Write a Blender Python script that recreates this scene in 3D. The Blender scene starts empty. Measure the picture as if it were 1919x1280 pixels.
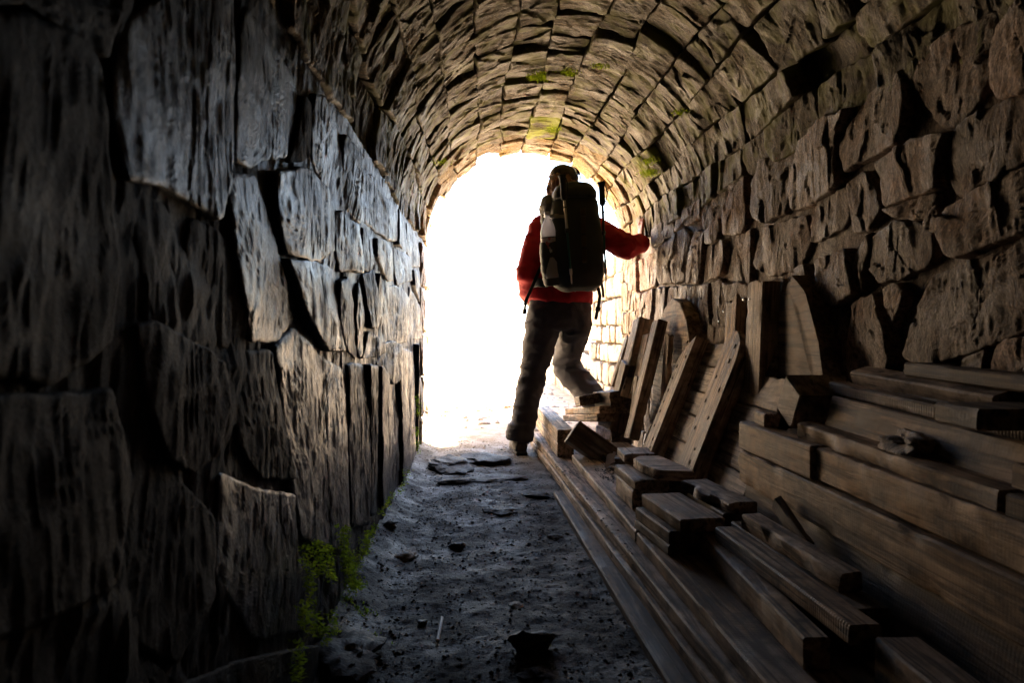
import bpy, math, random
import numpy as np
from mathutils import Vector, Matrix, Euler
R = math.radians
random.seed(7)
rng = np.random.default_rng(11)
scene = bpy.context.scene
COL = scene.collection

# ------------------------------------------------------------------ camera
CAM = Vector((0.0, 0.0, 0.73))
cam_d = bpy.data.cameras.new('camera'); cam = bpy.data.objects.new('camera', cam_d); COL.objects.link(cam)
cam.location = CAM; cam.rotation_euler = (R(90 - 0.896), 0, R(-2.89))
cam_d.lens = 24; cam_d.sensor_width = 36; cam_d.clip_start = 0.02; cam_d.clip_end = 2000
cam_d.dof.use_dof = True; cam_d.dof.focus_distance = 3.7; cam_d.dof.aperture_fstop = 7.0
scene.camera = cam

# ------------------------------------------------------------------ sky, sun, exposure
SUN_EL, SUN_AZ = R(46), R(68)          # azimuth measured from +Y, negative = towards -X
world = bpy.data.worlds.new('World'); scene.world = world; world.use_nodes = True
wn = world.node_tree.nodes; wl = world.node_tree.links
bg = wn['Background']
sky = wn.new('ShaderNodeTexSky'); sky.sky_type = 'NISHITA'; sky.sun_disc = False
sky.sun_elevation = SUN_EL; sky.sun_rotation = SUN_AZ; sky.dust_density = 2.5; sky.air_density = 1.0
wl.new(sky.outputs[0], bg.inputs[0]); bg.inputs[1].default_value = 0.05
sun_d = bpy.data.lights.new('sun', 'SUN'); sun_d.energy = 5.0; sun_d.angle = R(0.5); sun_d.color = (1.0, 0.85, 0.64)
sun = bpy.data.objects.new('sun', sun_d); COL.objects.link(sun); sun.location = (6, 6, 6)
sd = Vector((math.sin(SUN_AZ) * math.cos(SUN_EL), math.cos(SUN_AZ) * math.cos(SUN_EL), math.sin(SUN_EL)))
sun.rotation_euler = sd.to_track_quat('Z', 'Y').to_euler()
vs = scene.view_settings
scene.display_settings.display_device = 'sRGB'
vs.view_transform = 'Standard'; vs.look = 'None'; vs.gamma = 1.0; vs.use_curve_mapping = False
vs.exposure = 5.1
cy = scene.cycles
cy.use_denoising = True
try: cy.denoiser = 'OPENIMAGEDENOISE'
except Exception: pass
cy.max_bounces = 10; cy.diffuse_bounces = 6; cy.glossy_bounces = 4; cy.transmission_bounces = 8
cy.sample_clamp_indirect = .5; cy.sample_clamp_direct = 0;
cy.use_guiding = True; cy.guiding_training_samples = 128; cy.surface_guiding_probability = .85; cy.use_surface_guiding = True; cy.use_volume_guiding = False
cy.caustics_reflective = False; cy.caustics_refractive = False
cy.use_adaptive_sampling = False

# ------------------------------------------------------------------ measuring helpers (photo pixel -> place)
F = 24 / 36 * 1919
CROT = Euler(cam.rotation_euler).to_matrix()
def ray(px, py): return CROT @ Vector(((px - 959.5) / F, (640 - py) / F, -1))
def at_x(px, py, x): d = ray(px, py); return CAM + d * (x / d.x)
def at_y(px, py, y): d = ray(px, py); return CAM + d * (y / d.y)
def at_z(px, py, z): d = ray(px, py); return CAM + d * ((z - CAM.z) / d.z)
def at_plane(px, py, p0, n): d = ray(px, py); return CAM + d * ((Vector(p0) - CAM).dot(n) / d.dot(n))
XL, XR, CX, SZ, RV, YE = -0.34, 1.0, 0.33, 1.29, 0.67, 4.72
def at_vault(px, py):
    d = ray(px, py); a = d.x**2 + d.z**2; ox, oz = CAM.x - CX, CAM.z - SZ
    b = 2 * (ox * d.x + oz * d.z); c = ox**2 + oz**2 - RV**2
    t = (-b + math.sqrt(max(b * b - 4 * a * c, 0))) / (2 * a)
    p = CAM + d * t
    return p.y, math.atan2(p.z - SZ, p.x - CX)

# ------------------------------------------------------------------ noise
def _h(i):
    i = (i ^ 61) ^ (i >> 16); i = (i + (i << 3)) & 0xffffffff; i ^= i >> 4
    i = (i * 0x27d4eb2d) & 0xffffffff; i ^= i >> 15
    return i
def vnoise(p):
    """smooth value noise in -1..1 for an (N,3) array"""
    p = np.asarray(p, dtype=np.float64); i = np.floor(p).astype(np.int64); f = p - i
    f = f * f * f * (f * (f * 6 - 15) + 10); out = 0.0
    for dx in (0, 1):
        for dy in (0, 1):
            for dz in (0, 1):
                h = _h(((i[:, 0] + dx) * 73856093 ^ (i[:, 1] + dy) * 19349663 ^ (i[:, 2] + dz) * 83492791) & 0xffffffff)
                w = (f[:, 0] if dx else 1 - f[:, 0]) * (f[:, 1] if dy else 1 - f[:, 1]) * (f[:, 2] if dz else 1 - f[:, 2])
                out = out + w * (h / 2147483647.5 - 1)
    return out
def fbm(p, n=4):
    p = np.asarray(p, dtype=np.float64); s = 0; a = 1.0
    for k in range(n): s = s + a * vnoise(p * 2**k + 17.3 * k); a *= .5
    return s
def ridged(p): return 1 - 2 * np.abs(vnoise(p))

# ------------------------------------------------------------------ materials
def new_mat(name):
    m = bpy.data.materials.new(name); m.use_nodes = True
    return m, m.node_tree.nodes, m.node_tree.links, m.node_tree.nodes['Principled BSDF']
def nd(n, t, **kw):
    o = n.new(t)
    for k, v in kw.items(): setattr(o, k, v)
    return o
def ramp(n, stops):
    r = n.new('ShaderNodeValToRGB'); e = r.color_ramp.elements
    while len(e) < len(stops): e.new(0.5)
    for i, (p, c) in enumerate(stops): e[i].position = p; e[i].color = (*c, 1) if len(c) == 3 else c
    return r
def simple_mat(name, col, rough=.6, spec=.5, metal=0.0):
    m, n, l, b = new_mat(name)
    b.inputs['Base Color'].default_value = (*col, 1); b.inputs['Roughness'].default_value = rough
    b.inputs['Specular IOR Level'].default_value = spec; b.inputs['Metallic'].default_value = metal
    return m

def stone_mat(name, c_dark, c_mid, c_light, rough=(.42, .75), lichen=None, lichen_amt=.62, spec=.5, bump=.9):
    m, n, l, b = new_mat(name)
    geo = nd(n, 'ShaderNodeNewGeometry'); oi = nd(n, 'ShaderNodeObjectInfo')
    wob = nd(n, 'ShaderNodeTexNoise'); wob.inputs['Scale'].default_value = 5; wob.inputs['Detail'].default_value = 2
    l.new(geo.outputs['Position'], wob.inputs['Vector'])
    fr_ = None
    wm = nd(n, 'ShaderNodeVectorMath', operation='MULTIPLY_ADD'); wm.inputs[1].default_value = (.12, .16, .12)
    l.new(wob.outputs['Color'], wm.inputs[0]); l.new(geo.outputs['Position'], wm.inputs[2])
    mp = nd(n, 'ShaderNodeMapping'); mp.inputs['Scale'].default_value = (17, 52, 17)
    l.new(wm.outputs[0], mp.inputs['Vector'])
    off = nd(n, 'ShaderNodeVectorMath', operation='MULTIPLY'); off.inputs[1].default_value = (31, 57, 13)
    l.new(oi.outputs['Random'], off.inputs[0])
    ad = nd(n, 'ShaderNodeVectorMath', operation='ADD'); l.new(mp.outputs[0], ad.inputs[0]); l.new(off.outputs[0], ad.inputs[1])
    gr = nd(n, 'ShaderNodeTexNoise'); gr.inputs['Scale'].default_value = 1.6; gr.inputs['Detail'].default_value = 7; gr.inputs['Roughness'].default_value = .68
    l.new(ad.outputs[0], gr.inputs['Vector'])
    bl = nd(n, 'ShaderNodeTexNoise'); bl.inputs['Scale'].default_value = 7; bl.inputs['Detail'].default_value = 5
    l.new(geo.outputs['Position'], bl.inputs['Vector'])
    fine = nd(n, 'ShaderNodeTexNoise'); fine.inputs['Scale'].default_value = 190; fine.inputs['Detail'].default_value = 4
    l.new(geo.outputs['Position'], fine.inputs['Vector'])
    mp3 = nd(n, 'ShaderNodeMapping'); mp3.inputs['Scale'].default_value = (60, 125, 60); l.new(wm.outputs[0], mp3.inputs['Vector'])
    g3 = nd(n, 'ShaderNodeTexNoise'); g3.inputs['Scale'].default_value = 1.5; g3.inputs['Detail'].default_value = 6; g3.inputs['Roughness'].default_value = .75; l.new(mp3.outputs[0], g3.inputs['Vector'])
    mixg = nd(n, 'ShaderNodeMix', data_type='FLOAT'); mixg.inputs[0].default_value = .55; l.new(gr.outputs[0], mixg.inputs[2]); l.new(g3.outputs[0], mixg.inputs[3])
    r1 = ramp(n, [(.385, tuple(c * .55 for c in c_dark)), (.44, c_dark), (.5, c_mid), (.59, c_light)]); l.new(mixg.outputs[0], r1.inputs[0])
    sp = nd(n, 'ShaderNodeMapRange'); sp.inputs[1].default_value = .3; sp.inputs[2].default_value = .7; sp.inputs[3].default_value = .55; sp.inputs[4].default_value = 1.4; l.new(fine.outputs[0], sp.inputs[0])
    msp = nd(n, 'ShaderNodeVectorMath', operation='SCALE'); l.new(r1.outputs[0], msp.inputs[0]); l.new(sp.outputs[0], msp.inputs[3])
    hs = nd(n, 'ShaderNodeHueSaturation')
    v = nd(n, 'ShaderNodeMapRange'); v.inputs[3].default_value = .62; v.inputs[4].default_value = 1.4; l.new(oi.outputs['Random'], v.inputs[0])
    l.new(v.outputs[0], hs.inputs['Value']); l.new(msp.outputs[0], hs.inputs['Color'])
    st = nd(n, 'ShaderNodeMapRange'); st.inputs[1].default_value = .35; st.inputs[2].default_value = .7; st.inputs[3].default_value = .55; st.inputs[4].default_value = 1.25
    l.new(bl.outputs[0], st.inputs[0]); l.new(st.outputs[0], hs.inputs['Saturation'])
    col = hs.outputs[0]
    if lichen:
        lm = nd(n, 'ShaderNodeTexNoise'); lm.inputs['Scale'].default_value = 11; lm.inputs['Detail'].default_value = 6
        l.new(geo.outputs['Position'], lm.inputs['Vector'])
        lr = ramp(n, [(lichen_amt - .07, (0, 0, 0)), (lichen_amt + .09, (1, 1, 1))]); l.new(lm.outputs[0], lr.inputs[0])
        mx = nd(n, 'ShaderNodeMix', data_type='RGBA'); l.new(lr.outputs[0], mx.inputs[0]); l.new(col, mx.inputs[6]); mx.inputs[7].default_value = (*lichen, 1)
        col = mx.outputs[2]
    l.new(col, b.inputs['Base Color'])
    rr = nd(n, 'ShaderNodeMapRange'); rr.inputs[1].default_value = .3; rr.inputs[2].default_value = .7; rr.inputs[3].default_value = rough[0]; rr.inputs[4].default_value = rough[1]
    l.new(bl.outputs[0], rr.inputs[0]); l.new(rr.outputs[0], b.inputs['Roughness'])
    b.inputs['Specular IOR Level'].default_value = spec
    b1 = nd(n, 'ShaderNodeBump'); b1.inputs['Strength'].default_value = bump; b1.inputs['Distance'].default_value = .012; l.new(mixg.outputs[0], b1.inputs['Height'])
    b2 = nd(n, 'ShaderNodeBump'); b2.inputs['Strength'].default_value = bump * .6; b2.inputs['Distance'].default_value = .002; l.new(fine.outputs[0], b2.inputs['Height'])
    l.new(b1.outputs[0], b2.inputs['Normal']); l.new(b2.outputs[0], b.inputs['Normal'])
    return m
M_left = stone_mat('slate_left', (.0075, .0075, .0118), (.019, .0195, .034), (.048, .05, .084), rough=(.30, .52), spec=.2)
M_left.node_tree.nodes['Principled BSDF'].inputs['Specular Tint'].default_value = (.5, .63, 1, 1)  # blue sky sheen is put into the tint
M_leftdim = stone_mat('shaded_slate_left', (.009, .0078, .0098), (.021, .0185, .023), (.047, .042, .051), rough=(.6, .85), spec=.12)  # near stretch darker and matte; its shade is put into the material
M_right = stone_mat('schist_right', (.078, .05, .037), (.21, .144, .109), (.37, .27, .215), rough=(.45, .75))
M_vault = stone_mat('schist_vault', (.036, .026, .013), (.10, .074, .039), (.195, .147, .083), rough=(.5, .8), lichen=(.14, .145, .03), lichen_amt=.53)
M_moss = stone_mat('mossy_stone', (.07, .055, .03), (.15, .13, .07), (.24, .21, .12), rough=(.6, .9), lichen=(.30, .36, .03), lichen_amt=.5)
M_core = simple_mat('packed_earth', (.07, .055, .042), .95, .2)

# ------------------------------------------------------------------ object helpers
def link(o, parent=None):
    COL.objects.link(o)
    if parent is not None: o.parent = parent
    return o
def tag(o, label=None, cat=None, group=None, kind=None):
    if label: o['label'] = label
    if cat: o['category'] = cat
    if group: o['group'] = group
    if kind: o['kind'] = kind
    return o
def empty(name, loc=(0, 0, 0), rot=(0, 0, 0)):
    o = bpy.data.objects.new(name, None); o.location = loc; o.rotation_euler = rot; o.empty_display_size = .1
    return link(o)
def mesh_np(name, co, quads=None, tris=None, mat=None, smooth=True, parent=None):
    me = bpy.data.meshes.new(name); co = np.asarray(co, dtype=np.float32)
    q = np.zeros((0, 4), int) if quads is None else np.asarray(quads, int).reshape(-1, 4)
    t = np.zeros((0, 3), int) if tris is None else np.asarray(tris, int).reshape(-1, 3)
    me.vertices.add(len(co)); me.vertices.foreach_set('co', co.ravel())
    nl = q.size + t.size
    me.loops.add(nl); me.loops.foreach_set('vertex_index', np.concatenate([q.ravel(), t.ravel()]).astype(np.int32))
    me.polygons.add(len(q) + len(t))
    ls = np.concatenate([np.arange(len(q)) * 4, q.size + np.arange(len(t)) * 3]).astype(np.int32)
    me.polygons.foreach_set('loop_start', ls)
    if smooth: me.polygons.foreach_set('use_smooth', np.ones(len(ls), dtype=bool))
    me.update(calc_edges=True); me.validate()
    if mat:
        me.materials.append(mat)
    return link(bpy.data.objects.new(name, me), parent)

# ------------------------------------------------------------------ stones
def resample(poly, M):
    p = np.asarray(poly, float); q = np.roll(p, -1, 0); L = np.hypot(*(q - p).T); c = np.concatenate([[0], np.cumsum(L)])
    s = np.linspace(0, c[-1], M, endpoint=False); k = np.clip(np.searchsorted(c, s, 'right') - 1, 0, len(p) - 1)
    f = ((s - c[k]) / np.maximum(L[k], 1e-9))[:, None]
    return p[k] * (1 - f) + q[k] * f, c[-1]
def relief(P, seed, amp, UV=None, nf=9):
    """split, laminated rock: thin layers across the tunnel axis (y) broken into tilted flat chips"""
    w = np.stack([vnoise(P * 4 + seed), vnoise(P * 4 + seed + 50), vnoise(P * 4 + seed + 90)], 1) * .03
    Q = P + w; r_ = np.random.default_rng(int(seed * 1000) & 0xfffff)
    ph = Q[:, 1] * 30 + .9 * vnoise(Q * [9, 3, 9] + seed) + 1.6 * vnoise(Q * 3 + seed * 2)
    fr = ph - np.floor(ph); lay = np.floor(ph); hl = (_h((lay.astype(np.int64) * 2654435761) & 0xffffffff) / 4294967295.) - .5
    ledge = hl * .9 + np.where(fr < .8, fr * .55, (1 - fr) * 2.2) - .2
    b_ = ridged(Q * [22, 85, 22] + seed * 1.7); c = fbm(P * 10 + seed, 4)
    out = .30 * ledge + .16 * b_ + .30 * c
    if UV is not None:                      # flat broken chips with steps between them
        lo, hi = UV.min(0), UV.max(0); S = lo + (hi - lo) * r_.random((nf, 2)); an = np.array([1.7, 1.0])
        V = UV + np.stack([vnoise(P * 22 + 7), vnoise(P * 22 + 31)], 1) * .012
        D = (((V[:, None] - S[None]) * an)**2).sum(2); k = D.argmin(1); T = r_.normal(0, .05, (nf, 2)); H = r_.normal(0, .16, nf)
        out = out + H[k] + ((UV - S[k]) * T[k]).sum(1) / amp
    return amp * out
def make_stone(poly, frame, mat, parent, seed, gap=.008, depth=.1, res=.009, amp=.01, tilt=.05, dome=.006, out=0.0, jag=.004, flat=False, tu0=0.0, chips=True):
    p = np.asarray(poly, float)
    if np.sum(p[:, 0] * np.roll(p[:, 1], -1) - np.roll(p[:, 0], -1) * p[:, 1]) < 0: p = p[::-1]
    _, per = resample(p, 8); M = int(np.clip(per / res, 24, 190))
    b, per = resample(p, M); c = b.mean(0)
    kw = max(1, int((.005 if flat else .006) / (per / M)))
    for _ in range(2): b = sum(np.roll(b, j, 0) for j in range(-kw, kw + 1)) / (2 * kw + 1)
    rad = np.hypot(*(b - c).T); mr = rad.mean()
    nz = vnoise(np.c_[b * 38, np.full(M, seed * 3.1)]) * jag + vnoise(np.c_[b * 12, np.full(M, seed * 2.3)]) * jag * 1.6
    b = c + (b - c) * ((rad - gap + nz) / rad)[:, None]
    nr = int(np.clip(mr / res, 5, 30))
    inner = np.linspace(.95, 0, nr + 1)[:-1]
    sc = np.concatenate([[1.0, 1.0, .996, .985] if flat else [1.01, 1.0, .99, .972], inner]); ww = np.concatenate([[-depth, -.02, -.005, -.001] if flat else [-depth, -.035, -.012, -.003], np.zeros(nr)])
    tu, tv = rng.normal(0, tilt, 2); tu += tu0
    uv = (c + (b - c)[None] * sc[:, None, None]).reshape(-1, 2); uv = np.vstack([uv, c]); w = np.concatenate([np.repeat(ww, M), [0]])
    s_all = np.concatenate([np.repeat(sc, M), [0]])
    base = frame(np.c_[uv, np.zeros(len(uv))])
    d = relief(base, seed * 7.7, amp, uv if chips else None, int(np.clip(per * 10, 4, 14)))
    lin = np.clip(tu * (uv[:, 0] - c[0]) + tv * (uv[:, 1] - c[1]), -.03, .03)
    w = w + out + lin + dome * (1 - s_all**2) + d * np.where(w < -.05, .2, 1)
    co = frame(np.c_[uv, w]); nR = len(sc)
    i = np.arange(M); j = (i + 1) % M; q = []
    for r in range(nR - 1): q.append(np.stack([r * M + i, r * M + j, (r + 1) * M + j, (r + 1) * M + i], 1))
    q = np.concatenate(q); t = np.stack([(nR - 1) * M + i, (nR - 1) * M + j, np.full(M, nR * M)], 1)
    # make the faces look into the tunnel
    a_, b_, c_ = co[t[0, 0]], co[t[0, 1]], co[t[0, 2]]
    e = frame(np.array([[c[0], c[1], 0.], [c[0], c[1], .1]])); nn = e[1] - e[0]
    nrm = np.zeros(3)
    for k in range(0, M, max(1, M // 12)): nrm += np.cross(co[t[k, 1]] - co[t[k, 0]], co[t[k, 2]] - co[t[k, 0]])
    if np.dot(nrm, nn) < 0: q = q[:, ::-1]; t = t[:, ::-1]
    return mesh_np('stone', co, q, t, mat, True, parent)
fr_left = lambda a: np.stack([XL + a[:, 2], a[:, 0], a[:, 1]], 1)
fr_right = lambda a: np.stack([XR - a[:, 2], a[:, 0], a[:, 1]], 1)
def fr_vault(a):
    th = a[:, 1] / RV; r = RV - a[:, 2]
    return np.stack([CX + r * np.cos(th), a[:, 0], SZ + r * np.sin(th)], 1)

def box_arr(x0, x1, y0, y1, z0, z1):
    co = np.array([[x, y, z] for x in (x0, x1) for y in (y0, y1) for z in (z0, z1)], float)
    q = [(0, 1, 3, 2), (4, 6, 7, 5), (0, 4, 5, 1), (2, 3, 7, 6), (0, 2, 6, 4), (1, 5, 7, 3)]
    return co, q
# ================================================================== TUNNEL
YB = -2.6                                  # the tunnel runs on behind the camera; an added wall keeps light out there
def lining(name, y0, y1, profile_in, profile_out):
    """closed shell swept along y between an inner and an outer profile (x,z lists)"""
    a = list(profile_in) + list(profile_out)[::-1]; n = len(a)
    co = [(x, y, z) for y in (y0, y1) for x, z in a]
    q = [(i, (i + 1) % n, n + (i + 1) % n, n + i) for i in range(n)]
    k = len(profile_in)
    for i in range(k - 1):
        for o, fl in ((0, False), (n, True)):
            f = (o + i, o + i + 1, o + n - 2 - i, o + n - 1 - i); q.append(f[::-1] if fl else f)
    return mesh_np(name, co, q, None, M_core, False)
BK = .075
def packing(frame, y0, y1, z0, z1, w, mat, parent, seed, ry=.012, rz=.02):
    ys_ = np.arange(y0, y1, ry); zs_ = np.arange(z0, z1, rz); A, B = np.meshgrid(ys_, zs_); n_ = len(ys_)
    base = frame(np.stack([A.ravel(), B.ravel(), np.zeros(A.size)], 1)); d = relief(base, seed, .016)
    co = frame(np.stack([A.ravel(), B.ravel(), w + d], 1)); i_ = (np.arange(len(zs_) - 1)[:, None] * n_ + np.arange(n_ - 1)[None]).ravel()
    o = mesh_np('rubble_packing', co, np.stack([i_, i_ + 1, i_ + n_ + 1, i_ + n_], 1), None, mat, True, parent); o['kind'] = 'stuff'
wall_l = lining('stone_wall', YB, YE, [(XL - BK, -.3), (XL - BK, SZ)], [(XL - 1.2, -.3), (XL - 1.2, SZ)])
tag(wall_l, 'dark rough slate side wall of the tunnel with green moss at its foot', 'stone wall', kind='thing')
wall_r = lining('stone_wall', YB, YE, [(XR + BK, -.3), (XR + BK, SZ)], [(XR + 1.2, -.3), (XR + 1.2, SZ)])
tag(wall_r, 'brown rubble side wall of the tunnel behind the heap of timber', 'stone wall', kind='thing')
th = np.linspace(0, math.pi, 41)
vault = lining('stone_vault', YB, YE, [(CX + (RV + BK) * math.cos(t), SZ + (RV + BK) * math.sin(t)) for t in th],
               [(CX + (RV + 1.1) * math.cos(t), SZ + (RV + 1.1) * math.sin(t)) for t in th])
tag(vault, 'rounded barrel vault of small brown stones roofing the tunnel', 'vault', kind='thing')
cap_co, cap_q = box_arr(XL - 1.2, XR + 1.2, YB - .4, YB - .002, -.3, 3.2)
endw = mesh_np('added_end_wall', cap_co, cap_q, None, M_core, False); tag(endw, kind='structure')  # added unseen wall, keeps the back of the tunnel dark

def px_poly(pts, X): return [(p.y, p.z) for p in (at_x(a, b, X) for a, b in pts)]
RIGHT = [
 [(1223,430),(1242,417),(1258,406),(1259,441),(1244,447),(1223,466)], [(1264,403),(1277,397),(1276,423),(1263,434)],
 [(1283,394),(1316,370),(1311,408),(1294,419),(1283,422)], [(1313,397),(1322,366),(1348,337),(1357,345),(1356,378),(1350,402),(1338,417),(1317,431)],
 [(1320,434),(1349,409),(1346,450),(1338,456),(1322,458)], [(1356,440),(1358,402),(1366,372),(1368,335),(1395,312),(1398,415),(1390,436)],
 [(1404,390),(1408,340),(1427,303),(1492,268),(1490,325),(1470,402),(1433,417),(1412,410)], [(1414,430),(1460,415),(1507,400),(1515,455),(1486,510),(1431,518),(1410,497)],
 [(1370,444),(1405,425),(1404,530),(1360,524),(1361,490)], [(1320,463),(1356,447),(1358,486),(1353,513),(1313,530),(1316,490)],
 [(1294,450),(1306,433),(1320,434),(1315,490),(1309,530),(1288,530),(1288,490)], [(1263,440),(1281,425),(1292,444),(1286,490),(1283,527),(1264,530),(1254,500)],
 [(1231,467),(1261,444),(1252,498),(1259,530),(1236,533),(1230,506)], [(1200,488),(1230,468),(1228,537),(1200,547)],
 [(1172,500),(1197,490),(1197,543),(1170,545)],
 [(1177,549),(1189,546),(1185,607),(1174,607)], [(1191,549),(1203,548),(1199,590),(1187,605)], [(1205,548),(1215,547),(1204,600),(1191,605)],
 [(1217,545),(1229,540),(1220,600),(1205,602)], [(1232,540),(1250,538),(1247,600),(1223,604)], [(1253,538),(1283,534),(1278,615),(1250,610)],
 [(1286,535),(1310,534),(1306,620),(1281,617)], [(1313,535),(1330,528),(1330,620),(1309,620)], [(1333,527),(1352,520),(1354,620),(1334,620)], [(1356,528),(1404,533),(1402,640),(1358,630)],
 [(1499,266),(1543,222),(1601,200),(1576,252),(1567,286),(1575,340),(1555,366),(1520,385),(1484,397),(1470,359)],
 [(1572,266),(1597,227),(1626,178),(1687,127),(1700,178),(1692,227),(1685,271),(1645,291),(1587,322),(1577,300)],
 [(1638,305),(1694,271),(1755,252),(1785,247),(1768,281),(1765,320),(1763,349),(1724,369),(1658,388),(1650,340)],
 [(1770,295),(1792,242),(1812,217),(1863,198),(1919,183),(2010,145),(2010,260),(1919,305),(1841,349),(1812,371),(1785,371),(1768,344)],
 [(1709,150),(1722,100),(1795,52),(1862,15),(1860,110),(1824,193),(1787,240),(1753,237),(1719,193)],
 [(1853,154),(1868,50),(1925,-20),(2010,-70),(2010,135),(1919,178),(1863,190)],
 [(1758,412),(1765,444),(1777,473),(1792,488),(1865,456),(1900,441),(2010,398),(2010,270),(1919,312),(1850,347),(1800,378),(1770,395)],
 [(1631,444),(1677,412),(1719,415),(1736,424),(1746,473),(1736,495),(1707,508),(1641,534),(1628,508),(1631,473)], [(1731,415),(1754,385),(1752,436),(1738,434)],
 [(1602,481),(1628,437),(1628,471),(1616,517),(1621,547),(1589,510)], [(1530,372),(1585,347),(1590,400),(1575,430),(1545,446),(1512,455),(1515,400)],
 [(1590,345),(1619,320),(1640,340),(1655,390),(1625,432),(1595,437)], [(1660,392),(1724,372),(1750,362),(1740,405),(1680,408)],
 [(1474,512),(1511,493),(1512,532),(1506,547),(1474,530)], [(1535,486),(1592,466),(1597,510),(1611,547),(1567,571),(1533,551)],
 [(1597,566),(1638,547),(1653,595),(1677,676),(1660,715),(1597,715),(1587,657),(1597,610)], [(1655,542),(1682,530),(1694,559),(1675,590),(1670,615),(1658,605)],
 [(1694,669),(1709,608),(1731,547),(1755,510),(1865,471),(2010,410),(2010,590),(1919,620),(1865,645),(1792,669),(1736,688),(1714,681)],
 [(1787,735),(1795,675),(1846,652),(1846,735)], [(1855,735),(1862,652),(1930,630),(2010,605),(2010,735)], [(1690,735),(1700,690),(1760,688),(1778,680),(1775,735)],
 [(1440,525),(1470,520),(1500,556),(1528,560),(1530,640),(1445,640)], [(1536,575),(1585,575),(1588,650),(1580,720),(1535,720)], [(1410,535),(1435,535),(1438,640),(1408,640)],
]
sd_ = 1.0
for k, pts in enumerate(RIGHT):
    poly = px_poly(pts, XR); yc = sum(p[0] for p in poly) / len(poly)
    make_stone(poly, fr_right, M_right, wall_r, sd_ + k * 1.37, gap=-.004, amp=.0105 if yc < 2.6 else .009, res=.007 if yc < 2 else .008,
               tilt=.04, out=rng.normal(0, .006), dome=.002, jag=.0045)
packing(fr_left, -.6, 1.1, -.1, SZ + .02, -.004, M_leftdim, wall_l, 5.5)
packing(fr_left, 1.09, YE, -.1, SZ + .02, -.011, M_left, wall_l, 5.5)
packing(fr_right, .5, YE, -.1, SZ + .02, -.024, M_right, wall_r, 8.5)
LEFT = [
 [(436,295),(436,170),(450,41),(463,10),(490,49),(531,104),(556,139),(564,170),(559,219),(542,295),(509,298),(466,317)], [(567,175),(578,191),(579,295),(545,306),(560,246)],
 [(586,175),(602,180),(627,216),(636,273),(634,328),(628,357),(612,345),(589,300),(583,246)], [(644,247),(670,294),(676,411),(672,420),(647,376),(644,294)],
 [(677,312),(703,333),(704,432),(679,411)], [(706,350),(719,364),(740,387),(740,452),(731,451),(706,434)], [(742,390),(759,411),(762,470),(743,458)], [(764,416),(783,446),(787,500),(771,500),(764,470)],
 [(640,394),(668,423),(677,490),(677,512),(655,505),(640,510),(632,470),(630,400)], [(680,423),(696,446),(700,495),(690,508),(680,505)], [(704,446),(719,449),(738,470),(740,500),(740,527),(728,525),(715,500),(705,480)],
 [(742,463),(769,481),(769,525),(745,535),(742,510)], [(771,505),(788,508),(789,572),(773,535)],
 [(635,525),(655,520),(665,574),(671,625),(671,675),(649,648),(637,597)], [(674,530),(682,555),(686,574),(679,663),(672,668),(668,592)], [(680,515),(698,503),(712,585),(703,613),(691,613)],
 [(703,510),(718,534),(720,612),(712,590)], [(722,538),(738,534),(755,540),(766,562),(763,642),(743,644),(721,620)], [(768,535),(788,578),(793,636),(766,635)], [(692,620),(718,642),(722,660),(708,668),(680,672)],
 [(654,682),(680,682),(691,780),(694,880),(690,985),(660,985),(655,780)], [(684,682),(703,686),(708,780),(712,965),(697,965),(695,850)], [(706,684),(724,700),(736,750),(750,800),(748,920),(716,955),(709,780)],
 [(724,642),(738,640),(748,649),(745,712),(734,720),(710,682)], [(746,649),(774,660),(778,691),(781,780),(781,862),(752,910),(752,800),(747,740)], [(777,645),(787,645),(790,780),(790,815),(782,850),(779,691)],
 [(244,372),(269,350),(316,388),(335,463),(330,544),(303,597),(284,588),(268,513)], [(345,470),(360,405),(394,419),(431,456),(452,544),(461,628),(441,656),(388,638),(350,588)],
 [(247,606),(275,600),(375,650),(415,684),(425,760),(410,850),(360,890),(310,860),(270,760)], [(422,325),(475,325),(512,425),(528,488),(558,597),(525,641),(468,640),(437,441)],
 [(510,320),(580,314),(622,360),(630,400),(632,470),(600,490),(535,475),(515,400)], [(535,485),(600,492),(632,505),(638,600),(652,660),(612,655),(575,600)],
 [(515,650),(556,612),(600,662),(645,690),(653,760),(655,990),(640,1040),(560,1010),(530,800)], [(450,660),(508,655),(525,760),(550,900),(490,900),(445,830),(432,740)],
 [(410,880),(480,915),(552,925),(556,1040),(600,1090),(590,1180),(480,1200),(400,1080)],
 [(60,30),(150,60),(185,140),(200,300),(215,500),(205,640),(100,720),(-100,700),(-300,500),(-300,100),(-100,0)], [(205,180),(230,40),(330,-30),(428,-60),(430,160),(425,310),(408,420),(370,390),(300,350),(235,340)],
 [(-200,760),(200,730),(235,900),(215,1100),(-100,1250),(-300,1000)], [(250,790),(330,890),(400,970),(395,1120),(330,1250),(240,1200),(225,950)],
 [(-100,1290),(200,1150),(320,1290),(480,1230),(590,1210),(560,1400),(100,1700),(-300,1500)], [(-300,-100),(50,-60),(220,20),(190,110),(60,0),(-300,40)],
]
for k, pts in enumerate(LEFT):
    poly = px_poly(pts, XL); yc = sum(p[0] for p in poly) / len(poly)
    make_stone(poly, fr_left, M_left if yc > 1.1 + .35 * math.sin(k * 7.3) else M_leftdim, wall_l, 90 + k * 1.31, gap=-.002, amp=.005 if yc < .8 else .007 if yc < 1.4 else .009, res=.005 if yc < 1 else .0075,
               tilt=.015 if yc < 1.2 else .045, tu0=(.02 if yc < 1.0 else 0), out=rng.normal(0, .0022 if yc < 1.4 else .004), dome=.002, jag=.0025, depth=.06, flat=True, chips=False)
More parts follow.
